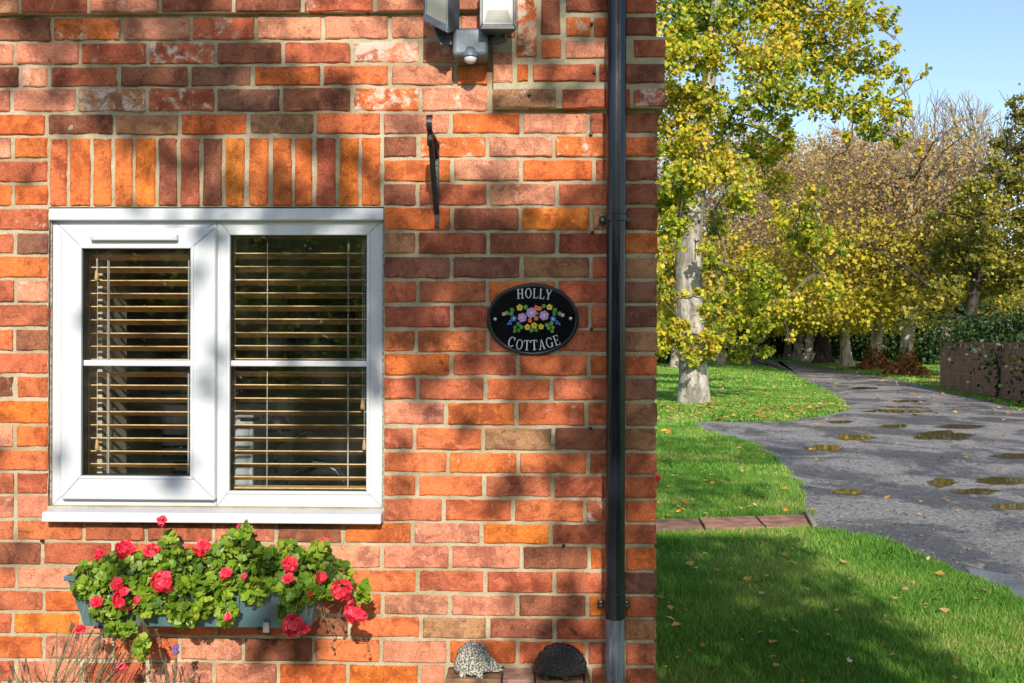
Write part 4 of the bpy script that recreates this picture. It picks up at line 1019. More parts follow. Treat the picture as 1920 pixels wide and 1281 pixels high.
# lavender below
m_lav = simple("lavender_stem", (.11, .14, .075), .8, .4, 40); m_lavh = simple("lavender_flower", (.16, .09, .30), .8, .4, 60); m_lavd = simple("lavender_seedhead", (.10, .07, .05), .9, .4, 60)
def lavender(px, tops, label, e=.24, spread=.05):
    b = W(px, 1400, e); root = empty("lavender_plant", (b.x, b.y, 0)); tag(root, label, "lavender", "lavender under the trough")
    m = MB(); hd = MB(); n = 0
    for (tx, ty) in tops:
        for k in range(3):
            p = W(tx+grng.uniform(-18, 18), ty+grng.uniform(-8, 30), e+grng.uniform(-.06, .06)) - root.location
            s = Vector((grng.uniform(-spread, spread)*.6, grng.uniform(-.04, .04), .31)); md = s.lerp(p, .5) + Vector(((s.x-p.x)*.22+grng.uniform(-.012, .012), 0, .02))
            m.tube([s, s.lerp(md, .5), md, md.lerp(p, .55)+Vector(((p.x-s.x)*.05, 0, .008)), p], [.002, .0017, .0014, .0012, .0010], 5)
            d = (p-md).normalized()
            if k < 2:
                for q in range(4):
                    c = p - d*.0075*q; hd.lathe([(.0008, -.003), (.0026, -.001), (.003, .002), (.001, .005)], c, 6)
            for q in range(2):
                a = md.lerp(p, grng.uniform(-.6, .5)); dd = Vector((grng.uniform(-1, 1), grng.uniform(-1, 0), .8)).normalized()*.018; w_ = dd.cross(Vector((0, 1, 0))).normalized()*.0016; m.add([a-w_, a+w_, a+dd], [(0, 1, 2)])
    m.tube([(0, 0, 0), (0, 0, .34)], [.012, .03], 7); tag(m.build("stems", m_lav, root), kind="stuff"); tag(hd.build("seed_heads", m_lavd, root), kind="stuff")
    return root, None
lavender(60, [(10, 1225), (30, 1215), (48, 1230), (5, 1250)], "wispy lavender stems at the bottom left edge of the wall")
lavender(100, [(115, 1185), (140, 1170), (165, 1175), (190, 1185), (125, 1160), (205, 1190)], "tall leaning lavender stems under the trough's left end")
lavender(150, [(200, 1195), (235, 1215), (180, 1200), (225, 1235)], "dark lavender stems between the leaning clump and the hanging flower")
lv, _ = lavender(315, [(275, 1235), (290, 1225), (305, 1240), (320, 1230), (345, 1240), (360, 1255)], "lavender clump with one purple flower under the trough")
p = W(329, 1219, .25) - lv.location; m = MB()
for q in range(26):
    m.lathe([(.001, -.004), (.0034, -.001), (.003, .003), (.001, .005)], p + Vector((grng.uniform(-.008, .008), grng.uniform(-.008, .008), grng.uniform(-.012, .016))), 6)
m.build("purple_flower", m_lavh, lv)
m = MB(); m.tube([(0, 0, 0), (p.x*.4, 0, p.z*.6), p], .0013, 5); m.build("flower_stem", m_lav, lv)
# a red geranium in a pot just round the corner
c = Z(1230.5, 897, 5.0); pk = empty("corner_geranium", (c.x-.13, c.y, 0)); tag(pk, "red flower just peeping past the cottage corner above the lawn", "flower"); m = MB()
for k in range(14):
    d = Vector((grng.gauss(0, 1), grng.gauss(-.5, .7), grng.gauss(0, 1))).normalized(); floret(m, Vector((.13, 0, c.z)) + d*.012, d, .016, grng)
m.build("flower_head", m_petal, pk)
m = MB(); m.tube([(0, 0, .18), (.04, .0, c.z*.6), (.125, 0, c.z)], .003, 6); m.build("stem", m_gstem, pk)
m = MB(); m.lathe([(.07, 0), (.095, .16), (.1, .19), (.088, .19), (.08, .15)], (0, 0, 0), 24); m.build("pot", simple("terracotta_pot", (.42, .15, .07), .8), pk)
# ================================================================== GROUND
def gp(pts, z=0.0): return [G(x, y, z) for x, y in pts]
def lawn_material():
    t = NT("lawn_grass"); p = t.pos()
    a = t.noise(p, .5, 5, .6); b = t.noise(p, 6, 6, .65); c = t.noise(p, 45, 5, .7)
    col = t.mix(t.maprange(a, .35, .65), (.08, .22, .02), (.17, .33, .035)); col = t.mix(t.maprange(b, .45, .75, 0, .7), col, (.26, .38, .06))
    col = t.mix(t.maprange(t.noise(p, 1.3, 6), .54, .68, 0, .75), col, (.30, .25, .09))
    t.base(t.mix(1.0, col, t.ramp(c, [(.25, .55), (.75, 1.35)]), 'MULTIPLY')); t.rough(.9); t.b.inputs['Specular IOR Level'].default_value = .2
    t.bump(t.math('ADD', b, c), .8, .03); return t.m
m_lawn = lawn_material()
nx = 60
gm = MB(); gm.add([(-420, -120, 0), (420, -120, 0), (420, 700, 0), (-420, 700, 0)], [(0, 1, 2, 3)])
ground = gm.build("ground", m_lawn); tag(ground, "green lawn running back to the trees", kind="structure")
ROADPX = [(2150,1235),(2040,1185),(1925,1131),(1880,1111),(1820,1084),(1760,1057),(1700,1032),(1640,1013),(1580,1001),(1518,994),(1513,968),(1516,942),(1500,915),(1472,880),(1445,852),(1418,832),(1380,823),(1340,816),(1302,800),(1306,790),(1400,793),(1480,790),(1545,781),(1590,769),(1580,751),(1553,735),(1518,718),(1478,700),(1440,688),(1405,679.5),(1372,671),
          (1392,669.5),(1430,675),(1480,680),(1560,691.5),(1640,704.5),(1700,715),(1760,731),(1840,749),(1920,771),(2060,806),(2260,850)]
def smooth_poly(pts, it=2):
    for _ in range(it):
        out = []
        for i in range(len(pts)):
            a, b = Vector(pts[i]), Vector(pts[(i+1) % len(pts)]); out += [a*.75+b*.25, a*.25+b*.75]
        pts = out
    return pts
road_poly = [Vector((p.x, p.y)) for p in gp(ROADPX)]; road_poly = smooth_poly(road_poly, 2)
rgn = random.Random(5)
rp = []
for i in range(len(road_poly)):                                   # ragged, nibbled edges
    a_, b_ = road_poly[i], road_poly[(i+1) % len(road_poly)]; n_ = max(1, min(40, int((b_-a_).length/.10)))
    for k in range(n_):
        q_ = a_.lerp(b_, k/n_); w_ = .05 + .006*max(0, q_.y)
        rp.append((q_.x + w_*(noise.noise((q_.x*2.1, q_.y*2.1, 0))*1.3 + noise.noise((q_.x*9, q_.y*9, 3))*.7), q_.y + w_*(noise.noise((q_.x*2.1, q_.y*2.1, 5))*1.3 + noise.noise((q_.x*9, q_.y*9, 8))*.7)))
def tarmac():
    t = NT("worn_tarmac"); p = t.pos()
    s = t.node('ShaderNodeMapping'); s.inputs['Scale'].default_value = (1, .7, 1); s.inputs['Rotation'].default_value = (0, 0, R(-20)); t.l.new(p, s.inputs['Vector']); v = s.outputs[0]
    a = t.noise(v, .8, 7, .7, .6); b = t.noise(v, 4.5, 7, .75, .3); c = t.noise(p, 26, 7, .8); d = t.noise(p, 90, 4, .7)
    col = t.mix(t.maprange(a, .42, .56), (.12, .11, .11), (.35, .315, .285)); col = t.mix(t.maprange(b, .54, .70, 0, .85), col, (.44, .37, .29))
    col = t.mix(t.maprange(b, .44, .32, 0, .9), col, (.04, .038, .04))
    col = t.mix(1.0, col, t.ramp(c, [(.34, .22), (.5, 1.0), (.66, 1.8)]), 'MULTIPLY'); col = t.mix(t.maprange(d, .64, .72, 0, .7), col, (.46, .42, .37)); col = t.mix(t.maprange(d, .36, .28, 0, .8), col, (.02, .02, .025))
    t.base(col); t.rough(t.maprange(a, .35, .6, .38, .8)); t.bump(t.math('ADD', t.math('MULTIPLY', b, 1.5), c), 1.0, .035); return t.m
m_road = tarmac()
bm = bmesh.new(); vs = [bm.verts.new((x, y, .006)) for x, y in rp]; bm.faces.new(vs); bmesh.ops.triangulate(bm, faces=bm.faces[:]); bmesh.ops.recalc_face_normals(bm, faces=bm.faces)
me = bpy.data.meshes.new("driveway"); bm.to_mesh(me); bm.free()
if me.polygons[0].normal.z < 0: me.flip_normals()
road = add_mesh("driveway", me, m_road); tag(road, "worn grey tarmac driveway with puddles leading to the tree avenue", kind="structure")
# concrete strip at the near edge of the drive
slab = [(1806,1062),(1925,1084),(2100,1120),(2100,1210),(1925,1131),(1880,1111),(1840,1092)]
sp = gp(slab, .009)
m = MB(); m.add([(p.x, p.y, .009) for p in sp] + [(p.x, p.y, .001) for p in sp], [tuple(range(len(sp)))] + [(i, (i+1) % len(sp), len(sp)+(i+1) % len(sp), len(sp)+i) for i in range(len(sp))])
sl = m.build("drive_apron", simple("smooth_concrete", (.15, .15, .165), .75, .25, 4, .3, 60)); tag(sl, "smooth grey strip along the near edge of the drive", kind="structure")
# out-of-view pale paving, added to bounce warm light onto wall and blinds
pv = empty("unseen_bounce_paving", (-1.8, -2.4, 0)); tag(pv, "unseen pale paving added to bounce light onto the cottage front", kind="structure")
m_pave = simple("pale_bounce_stone", (.56, .49, .38), .85, .2, 6, .3, 50)
px_ = -4.4
while px_ < .2:
    py_ = -4.6
    while py_ < -.75:
        m = MB(); m.box((px_+.004+1.8, py_+.004+2.4, .001), (px_+.596+1.8, py_+.596+2.4, .03)); m.build("bounce_slab", m_pave, pv, bevel=.006); py_ += .6
    px_ += .6
# puddles
def puddle_mat():
    t = NT("puddle_water"); at = t.node('ShaderNodeAttribute', attribute_name='wet'); p = t.pos()
    w = t.math('ADD', at.outputs['Fac'], t.math('MULTIPLY', t.math('SUBTRACT', t.noise(p, 3.2, 6, .65), .5), 1.5))
    t.base((.115, .078, .034)); t.rough(t.maprange(w, .62, .40, .03, .4)); t.b.inputs['IOR'].default_value = 1.33; t.b.inputs['Specular IOR Level'].default_value = .9
    t.bump(t.noise(p, 5, 3), .03, .01); out = [n for n in t.n if n.type == 'OUTPUT_MATERIAL'][0]
    tr = t.node('ShaderNodeBsdfTransparent'); mx = t.node('ShaderNodeMixShader'); t.l.new(t.maprange(w, .22, .62), mx.inputs[0]); t.l.new(tr.outputs[0], mx.inputs[1]); t.l.new(t.b.outputs[0], mx.inputs[2]); t.l.new(mx.outputs[0], out.inputs[0])
    return t.m
m_water = puddle_mat()
PUD = [(1762,817,52,10),(1796,800,46,5),(1547,840,36,6),(1600,820,36,6),(1682,771,60,3.5),(1677,799,26,4),(1575,791,24,3),(1898,855,40,6),(1885,901,48,8),(1770,905,26,9),(1830,922,44,6),(1590,922,34,6),(1893,950,36,8),(1620,728,26,2.6),(1700,752,32,2),(1690,763,34,2)]
for (px, py, hw, hh) in PUD:
    ring_ = []; hw *= .9; hh *= .8
    for s_ in (.55, 1.0, 1.6):
        for k in range(26):
            t = 2*math.pi*k/26; q = s_*(1 + .45*noise.noise((px*.1+math.cos(t)*1.6, py*.1+math.sin(t)*1.6, 2.0)))
            ring_.append(G(px+hw*q*math.cos(t), py+hh*q*math.sin(t), .0105))
    c_ = G(px, py, .0105); V_ = [tuple(c_)] + [tuple(p) for p in ring_]
    F_ = [(0, 1+k, 1+(k+1) % 26) for k in range(26)] + [(1+a*26+k, 1+a*26+26+k, 1+a*26+26+(k+1) % 26, 1+a*26+(k+1) % 26) for a in (0, 1) for k in range(26)]
    m = MB(); m.add(V_, F_); o = m.build("puddle", m_water)
    if o.data.polygons[0].normal.z < 0: o.data.flip_normals()
    at = o.data.attributes.new("wet", 'FLOAT', 'POINT'); at.data.foreach_set("value", [1.0] + [.95]*26 + [.55]*26 + [-.3]*26)
    tag(o, "shallow rain puddle on the driveway", kind="structure")
# loose stones on the worn surface
r = np.random.default_rng(23); N_ = 2600; gxs = []; 
for _ in range(N_):
    p = G(r.uniform(1330, 1960), 700+r.random()**1.0*400, .008); gxs.append(tuple(p))
gxs = np.array(gxs); xs_, ys_ = gxs[:, 0], gxs[:, 1]
def inside(poly, X, Y):
    px = np.array([p[0] for p in poly]); py = np.array([p[1] for p in poly]); r = np.zeros(X.shape, bool); j = len(px)-1
    for i in range(len(px)):
        c = ((py[i] > Y) != (py[j] > Y)) & (X < (px[j]-px[i])*(Y-py[i])/(py[j]-py[i]+1e-12)+px[i]); r ^= c; j = i
    return r
gxs = gxs[inside(rp, xs_, ys_)]; n_ = len(gxs); s_ = (r.uniform(.003, .011, n_)*(1+.03*gxs[:, 1]))[:, None]
oc = np.array([(1, 0, 0), (0, 1, 0), (-1, 0, 0), (0, -1, 0), (0, 0, .9)]); V_ = gxs[:, None, :] + oc[None]*s_[:, None, :]*r.uniform(.6, 1.3, (n_, 5, 1)); b_ = np.arange(n_)[:, None]*5
T_ = np.concatenate([b_+np.array([[i, (i+1) % 4, 4]]) for i in range(4)], 0)
t_ = NT("loose_stone"); g_ = t_.node('ShaderNodeNewGeometry'); t_.base(t_.ramp(g_.outputs['Random Per Island'], [(0, (.03, .03, .035)), (.45, (.10, .095, .10)), (.8, (.16, .15, .14)), (1, (.34, .30, .26))])); t_.rough(.8)
gv = add_mesh("loose_gravel", mesh_np("loose_gravel", V_.reshape(-1, 3), T_), t_.m); tag(gv, "loose grit and small stones on the driveway", "gravel", kind="stuff")
# clay edging slabs between the two lawns
pth = empty("lawn_edging_path", G(1370, 990)); tag(pth, "row of flat clay slabs crossing the lawn from the cottage to the drive", kind="structure")
m_clay = simple("worn_clay_slab", (.36, .17, .10), .85, .35, 9, .5, 40); m_clay2 = simple("worn_brown_slab", (.28, .14, .075), .85, .35, 9, .5, 40)
for i, q in enumerate(([(1214,979.5),(1308,977.5),(1322,1000.5),(1216,1007)], [(1312,977),(1414,973.5),(1434,995),(1326,1000)], [(1418,973.2),(1509,969.5),(1517,992.5),(1438,994.8)], [(1120,981),(1211,979.6),(1212,1007),(1118,1009)])):
    b = [(p.x, p.y, .002) for p in gp(q)]; tt = [(x, y, .026+.003*i % .005) for x, y, z in b]
    m = MB(); m.hexa([Vector(v)-pth.location for v in b+tt]); m.build("slab", m_clay2 if i in (0, 3) else m_clay, pth, bevel=.006)
m = MB(); q = gp([(1509,968),(1514,966.5),(1531,994),(1524,996)]); m.hexa([Vector((p.x, p.y, .001))-pth.location for p in q]+[Vector((p.x, p.y, .05))-pth.location for p in q]); m.build("edging_board", simple("weathered_board", (.32, .27, .21), .9), pth)

def inside(poly, X, Y):
    px = np.array([p[0] for p in poly]); py = np.array([p[1] for p in poly]); r = np.zeros(X.shape, bool); j = len(px)-1
    for i in range(len(px)):
        c = ((py[i] > Y) != (py[j] > Y)) & (X < (px[j]-px[i])*(Y-py[i])/(py[j]-py[i]+1e-12)+px[i]); r ^= c; j = i
    return r
path_poly = [(p.x, p.y) for p in gp([(1118,982),(1513,968.5),(1527,993),(1118,1008)])]
def blades(n, x0, x1, y0, y1, h, w, sd, xk=.105):
    r = np.random.default_rng(sd); X = r.uniform(x0, x1, n); Y = r.uniform(y0, y1, n)
    keep = ~inside(rp, X, Y) & ~inside(path_poly, X, Y)
    keep &= ~((X < XC+.03) & (X > XL-.2) & (Y > -.02) & (Y < BACK+.1))
    # only where a viewer near the camera could see
    keep &= (X > (Y+3.1)*xk - .25) & (X < (Y+3.1)*.60+1.2)
    X = X[keep]; Y = Y[keep]; n = len(X)
    a = r.uniform(0, 2*np.pi, n); H = h*r.uniform(.5, 1.25, n); lean = H*r.uniform(.15, .75, n); la = r.uniform(0, 2*np.pi, n); ww = w*r.uniform(.7, 1.3, n)
    dx = np.cos(a)*ww; dy = np.sin(a)*ww; lx = np.cos(la)*lean; ly = np.sin(la)*lean
    V = np.zeros((n, 5, 3)); V[:, 0] = np.stack([X-dx, Y-dy, X*0], 1); V[:, 1] = np.stack([X+dx, Y+dy, X*0], 1)
    V[:, 2] = np.stack([X+dx*.7+lx*.35, Y+dy*.7+ly*.35, H*.6], 1); V[:, 3] = np.stack([X-dx*.7+lx*.35, Y-dy*.7+ly*.35, H*.6], 1); V[:, 4] = np.stack([X+lx, Y+ly, H], 1)
    b = np.arange(n)[:, None]*5; T = np.concatenate([b+np.array([[0, 1, 2]]), b+np.array([[0, 2, 3]]), b+np.array([[3, 2, 4]])], 0)
    return V.reshape(-1, 3), T
parts_ = [blades(190000, XC, 3.4, .2, 3.6, .048, .0021, 1), blades(150000, .4, 5.2, 3.5, 8.0, .05, .003, 2), blades(120000, .6, 8.5, 8.0, 15, .05, .0055, 3), blades(110000, 1, 16, 15, 30, .055, .012, 4), blades(60000, 2, 26, 30, 60, .07, .03, 5), blades(40000, -5, 1.2, 3.5, 15, .05, .006, 6, -1), blades(50000, -12, 3, 15, 45, .06, .018, 7, -1)]
off = 0; VV = []; TT = []
for v, f in parts_: VV.append(v); TT.append(f+off); off += len(v)
m_blade = leaf_material("grass_blade", [(0, (.075, .195, .024)), (.5, (.165, .37, .042)), (.85, (.28, .47, .065)), (1, (.52, .50, .16))], .35, .5, .9, .34, .3)
gr = add_mesh("grass", mesh_np("grass", np.concatenate(VV), np.concatenate(TT)), m_blade); tag(gr, "short green grass of the lawns", "grass", kind="stuff")

# fallen leaves
def fallen_mesh(seed):
    r = random.Random(seed); n = 10; vs = [(0, 0, 0)]; 
    for i in range(n):
        t = 2*math.pi*i/n; rr = (1 if i % 2 == 0 else .62)*r.uniform(.85, 1.1); vs.append((rr*math.cos(t), rr*math.sin(t)*.85, r.uniform(.0, .35)))
    me = bpy.data.meshes.new("fallen_leaf"); me.from_pydata(vs, [], [(0, i+1, (i+1) % n+1) for i in range(n)]); return me
FM = [fallen_mesh(i) for i in range(5)]
LC = {"yellow": (.62, .36, .03), "orange": (.62, .20, .03), "tan": (.46, .27, .11), "pale": (.60, .44, .24), "lime": (.46, .48, .05)}
FMM = {}
for k, c in LC.items():
    mm = simple("fallen_leaf_"+k, c, .7, .3, 60); FMM[k] = []
    for me in FM: m2 = me.copy(); m2.materials.append(mm); FMM[k].append(m2)
def zz7(x, y): return 1220+x*.3646, 814+y*.3646
def zz8(x, y): return 1220+x/2.846, 560+y/2.846
NEAR = [(500,745,'yellow',42),(345,700,'tan',24),(150,615,'orange',18),(245,635,'orange',12),(1040,640,'yellow',16),(970,630,'tan',16),(1150,580,'yellow',12),(1360,615,'tan',16),(1430,640,'pale',20),(1455,652,'tan',14),(1470,715,'orange',14),(1350,762,'yellow',18),(1190,750,'tan',20),(1020,745,'pale',14),(1245,850,'tan',22),(1420,895,'lime',22),(1330,920,'lime',14),(1205,935,'tan',12),(1220,970,'tan',16),(960,905,'pale',18),(915,1030,'tan',18),(1020,1165,'pale',32),(1575,1165,'orange',30),(180,905,'tan',18),(270,1085,'tan',24),(200,1115,'orange',16),(140,1145,'pale',22),(80,1195,'yellow',16),(470,1055,'pale',10),(565,1125,'pale',10),(250,795,'orange',16),(90,865,'orange',18),(395,875,'pale',14),(535,880,'tan',16),(780,1270,'orange',16),(1190,1160,'tan',12),(730,590,'tan',16),(685,725,'orange',12),(415,690,'tan',14),(650,688,'tan',12),(1700,860,'tan',12),(1800,1120,'orange',14),(1560,1070,'orange',10),(640,960,'tan',12),(310,765,'orange',14)]
MID = [(185,800,'pale',26),(285,755,'yellow',18),(350,775,'tan',24),(70,860,'pale',20),(245,880,'tan',24),(465,865,'tan',24),(325,940,'yellow',24),(420,970,'pale',26),(120,945,'yellow',22),(170,955,'yellow',22),(290,970,'yellow',16),(490,920,'tan',20),(180,1085,'orange',34),(225,1075,'pale',30),(155,1110,'yellow',28),(95,1115,'tan',24),(405,1055,'yellow',28),(480,1045,'orange',22),(525,1048,'yellow',24),(570,1030,'pale',24),(615,1030,'tan',20),(555,1100,'pale',22),(720,1130,'orange',20),(150,1135,'yellow',26),(290,1100,'tan',18),(455,1070,'tan',18),(70,705,'yellow',30),(95,715,'orange',30),(605,830,'tan',20),(40,1090,'tan',18),(680,1065,'tan',16),(260,1010,'tan',14)]
def drop(px, py, col, size, label, grp):
    p = G(px, py, .045); o = link(bpy.data.objects.new("fallen_leaf", rgn.choice(FMM[col]))); o.location = p
    s = size*.5/FPX*(p-CAM).length*1.35; o.scale = (s, s, s); o.rotation_euler = (rgn.gauss(0, .35), rgn.gauss(0, .35), rgn.uniform(0, 6.28)); tag(o, label, "leaf", grp)
for x, y, c, s in NEAR:
    if (x, y) == (500, 745): lab = "largest yellow fallen leaf on the shaded part of the near lawn"
    else:
        zone = "in the shaded grass beside the cottage corner" if x < 480 else ("in the middle of the shaded near lawn" if x < 900 and y > 560 + (x-480)*.75 - 200 else ("in the sunlit grass close to the clay slabs" if y < 700 else "in the sunlit near lawn towards the bottom right"))
        lab = "%s fallen leaf %s" % ({"lime": "lime green", "pale": "pale beige"}.get(c, c), zone)
    drop(*zz7(x, y), c, s*.3646, lab, "fallen leaves on the near lawn" if (x, y) != (500, 745) else None)
for x, y, c, s in MID:
    drop(*zz8(x, y), c, s/2.846, "%s fallen leaf beyond the clay slabs, %s" % ({"lime": "lime green", "pale": "pale beige"}.get(c, c), ("near the cottage" if x < 200 else "midway to the drive" if x < 430 else "towards the drive") + (", further back" if y < 980 else "")), "fallen leaves beyond the slabs")
from collections import defaultdict
same = defaultdict(list)
for o in list(COL.objects):
    if o.name.startswith("fallen_leaf") and o.parent is None: same[o["label"]].append(o)
ORD = ["leftmost", "second from left", "third from left", "fourth from left", "fifth from left", "sixth from left", "seventh from left", "eighth from left"]
for lab, os_ in same.items():
    if len(os_) > 1:
        os_.sort(key=lambda o: (o.location-CAM).dot(rgt)/(o.location-CAM).dot(fwd))
        for k, o in enumerate(os_): o["label"] = lab + ", " + (ORD[k] if k < len(os_)-1 or k > 7 else "rightmost")
def leaf_quads(Cn, size, r, flat=0.0, nbias=None):
    """Cn (N,3) centres -> folded rhombus leaves"""
    n = len(Cn); d = r.normal(size=(n, 3)); 
    if nbias is not None: d += np.array(nbias)
    if flat: d[:, :2] *= (1-flat); d[:, 2] = np.abs(d[:, 2])+flat
    d /= np.linalg.norm(d, axis=1)[:, None]
    a = r.normal(size=(n, 3)); u = np.cross(d, a); u /= np.linalg.norm(u, axis=1)[:, None]; w = np.cross(d, u)
    s = np.asarray(size)*r.uniform(.65, 1.3, n); s = s[:, None]; k = r.uniform(.32, .5, (n, 1))
    V = np.stack([Cn-u*s*.5, Cn+w*s*k+d*s*.12, Cn+u*s*.5, Cn-w*s*k+d*s*.12], 1)
    b = np.arange(n)[:, None]*4; T = np.concatenate([b+np.array([[0, 1, 2]]), b+np.array([[0, 2, 3]])], 0)
    return V.reshape(-1, 3), T
# distant leaf litter on lawns and along the drive's edges
r = np.random.default_rng(21); C_ = []
def litter(n, px0, px1, py0, py1):
    for _ in range(n):
        p = G(r.uniform(px0, px1), r.uniform(py0, py1), .05); C_.append(tuple(p))
litter(420, 1235, 1600, 756, 788); litter(200, 1300, 1600, 690, 760); litter(50, 1235, 1480, 800, 970); litter(45, 1235, 1920, 1000, 1275)
litter(500, 1640, 1920, 705, 775); litter(200, 1480, 1760, 680, 720); litter(120, 1500, 1920, 780, 1000)
C_ = np.array(C_); 
ok = np.ones(len(C_), bool); ok &= ~(inside(rp, C_[:, 0], C_[:, 1]) & (r.random(len(C_)) < .75))
C_ = C_[ok]; C_[inside(rp, C_[:, 0], C_[:, 1]), 2] = .016
v, f = leaf_quads(C_, .045+.0035*np.abs(C_[:, 1]), r, .75)
m_litter = leaf_material("leaf_litter", [(0, (.40, .19, .06)), (.5, (.55, .34, .05)), (1, (.62, .42, .20))], .15, .7)
lt = add_mesh("leaf_litter", mesh_np("leaf_litter", v, f), m_litter); tag(lt, "scattered autumn leaves on the lawns and drive edges", "leaf litter", kind="stuff")

# ================================================================== TREES
m_yel = leaf_material("autumn_sycamore_leaf", [(0, (.09, .16, .016)), (.3, (.22, .31, .02)), (.58, (.48, .46, .025)), (.9, (.70, .58, .04)), (1, (.64, .42, .06))], .4, .5, .45, .28)
m_low = leaf_material("golden_leaf", [(0, (.26, .24, .025)), (.4, (.48, .39, .025)), (.8, (.66, .50, .04)), (1, (.58, .54, .06))], .4, .5, .4, .2)
m_brn = leaf_material("russet_leaf", [(0, (.24, .15, .075)), (.5, (.42, .26, .11)), (.85, (.54, .36, .10)), (1, (.56, .45, .08))], .35, .6, .25, .25)
m_olive = leaf_material("olive_leaf", [(0, (.085, .10, .02)), (.5, (.25, .23, .03)), (1, (.46, .37, .05))], .4, .5, .4, .25)
m_dkg = leaf_material("evergreen_leaf", [(0, (.010, .022, .008)), (.6, (.025, .055, .012)), (1, (.06, .10, .02))], .15, .45, .5, .2)
m_bark = bark_material("pale_grey_bark", (.20, .18, .15), (.50, .46, .40), 4, (.12, .13, .07))
m_bark2 = bark_material("mottled_bark", (.16, .125, .095), (.50, .43, .35), 5)
m_twig = simple("twig", (.13, .095, .07), .9, .3, 3); m_twigp = simple("pale_twig", (.26, .22, .18), .9, .3, 3); m_twigr = simple("reddish_twig", (.22, .13, .105), .9, .3, 3)
def trunk_ring(m, path, rad, n=14, flare=0.0, sd=0):
    base = len(m.v)
    for i, (p, rr) in enumerate(zip(path, rad)):
        for k in range(n):
            t = 2*math.pi*k/n; q = rr*(1+.10*noise.noise((math.cos(t)*1.5+sd, math.sin(t)*1.5, i*.5)))
            if i == 0: q *= 1+flare*(.6+.5*math.sin(t*3+sd))
            if i == 1: q *= 1+flare*.3*(.6+.5*math.sin(t*3+sd))
            m.v.append((p[0]+q*math.cos(t), p[1]+q*math.sin(t), p[2]))
    for i in range(len(path)-1):
        for k in range(n):
            a = base+i*n+k; b = base+i*n+(k+1) % n; m.f.append((a, b, b+n, a+n))
def clump_leaves(clumps, depth, per_area, size, r, zjit=1.6, leafcol=None):
    out = []; cents = []
    for c in clumps:
        x, y, rad = c[:3]; dens = c[3] if len(c) > 3 else 1.0
        dd = depth + r.uniform(-zjit, zjit); cen = Z(x, y, dd); R_ = rad/FPX*dd; cents.append((cen, R_))
        n = int(per_area*R_*R_*dens); k = max(3, n//26)
        sub = r.normal(size=(k, 3)); sub /= np.linalg.norm(sub, axis=1)[:, None]; sub *= (r.random((k, 1))**.45)*R_*.95; sub[:, 1] *= 1.0; sub += np.array(cen)
        idx = r.integers(0, k, n); pts = sub[idx]+r.normal(size=(n, 3))*R_*.17*np.array([1, 1, .8]); out.append(pts)
    return np.concatenate(out), cents
def limb(m, a, b, r0, r1, sag=0.0, n=6, sides=6, jit=.06):
    a = Vector(a); b = Vector(b); L = (b-a).length; pts = []
    for i in range(n+1):
        t = i/n; p = a.lerp(b, t); p.z += sag*math.sin(math.pi*t)*L
        if 0 < i < n: p += Vector((rgn.uniform(-1, 1), rgn.uniform(-1, 1), rgn.uniform(-1, 1)))*L*jit*.5
        pts.append(p)
    m.tube(pts, [r0+(r1-r0)*(i/n)**.8 for i in range(n+1)], sides, cap=False); return pts

# ---- the big sycamore on the lawn
tb = G(1300, 756); TD = (tb-CAM).dot(fwd); st = empty("sycamore_tree", tb); tag(st, "tall pale-barked tree with yellow green leaves standing on the lawn", "tree")
CLT = [(1262,40,62),(1330,45,62),(1400,30,68),(1478,35,68),(1560,35,60),(1622,25,42),(1655,35,28),(1676,75,22),(1265,120,60),(1400,105,60),(1450,115,64),(1530,110,64),(1600,110,52),(1648,130,40,.8),(1690,140,22,.8),(1735,138,13,.9),(1262,200,52),(1318,190,44),(1420,185,54),(1490,170,50),(1556,185,54),(1610,200,44),(1668,198,32),(1700,215,20),
       (1256,285,52),(1312,262,46,.8),(1372,235,46,.7),(1430,245,40,.8),(1474,245,36),(1596,262,22,.7),(1640,248,36),(1690,255,22),(1722,282,13),(1300,330,48,.8),(1356,312,50),(1416,300,44),(1462,262,30),(1258,362,44),(1390,365,46),(1448,345,40,.8),(1474,385,28,.6),(1340,400,32,.8),(1520,372,34,.7),(1258,440,44,.8),(1348,440,30,.6),
       (1488,428,44),(1540,428,32),(1580,462,20),(1508,470,26),(1240,520,36),(1252,600,36),(1345,500,30,.8),(1392,530,50),(1440,520,40),(1345,585,40),(1410,590,50),(1465,575,42),(1556,545,32,.8),(1540,505,24,.6),(1262,640,40),(1315,655,30),(1372,650,40),(1432,655,24),(1225,400,60),(1190,250,80),(1190,100,90),(1180,500,70),(1200,620,50),(1480,640,18,.6),(1290,-40,90),(1420,-50,90),(1540,-40,80),(1330,-140,110),(1460,-130,100)]
r = np.random.default_rng(31)
P_, cents = clump_leaves(CLT, TD, 1450, .12, r, 2.2)
P2_, c2_ = clump_leaves([(1300,60,50),(1335,110,40),(1318,200,48),(1300,270,44),(1330,320,36),(1285,350,36),(1262,420,34),(1330,470,26,.8),(1318,560,26,.7),(1280,610,26,.8),(1300,655,32),(1340,640,26),(1265,560,24)], TD-1.3, 1700, .12, r, .5); P_ = np.concatenate([P_, P2_]); cents += c2_
v, f = leaf_quads(P_ - np.array(tb), .118, r, 0, (.1, -.75, .55))
cr = add_mesh("crown", mesh_np("crown", v, f), m_yel, st); tag(cr, kind="stuff")
m = MB(); 
tp = [Z(1299,758,TD), Z(1299,700,TD), Z(1296,600,TD), Z(1290,500,TD), Z(1293,430,TD), Z(1305,360,TD), Z(1318,260,TD), Z(1330,140,TD), Z(1345,0,TD), Z(1352,-120,TD)]
tp[0].z = -.05
trunk_ring(m, [p-tb for p in tp], [.36, .34, .335, .33, .31, .24, .2, .17, .13, .07], 18, .28, 3)
m.build("trunk", m_bark, st, smooth=True)
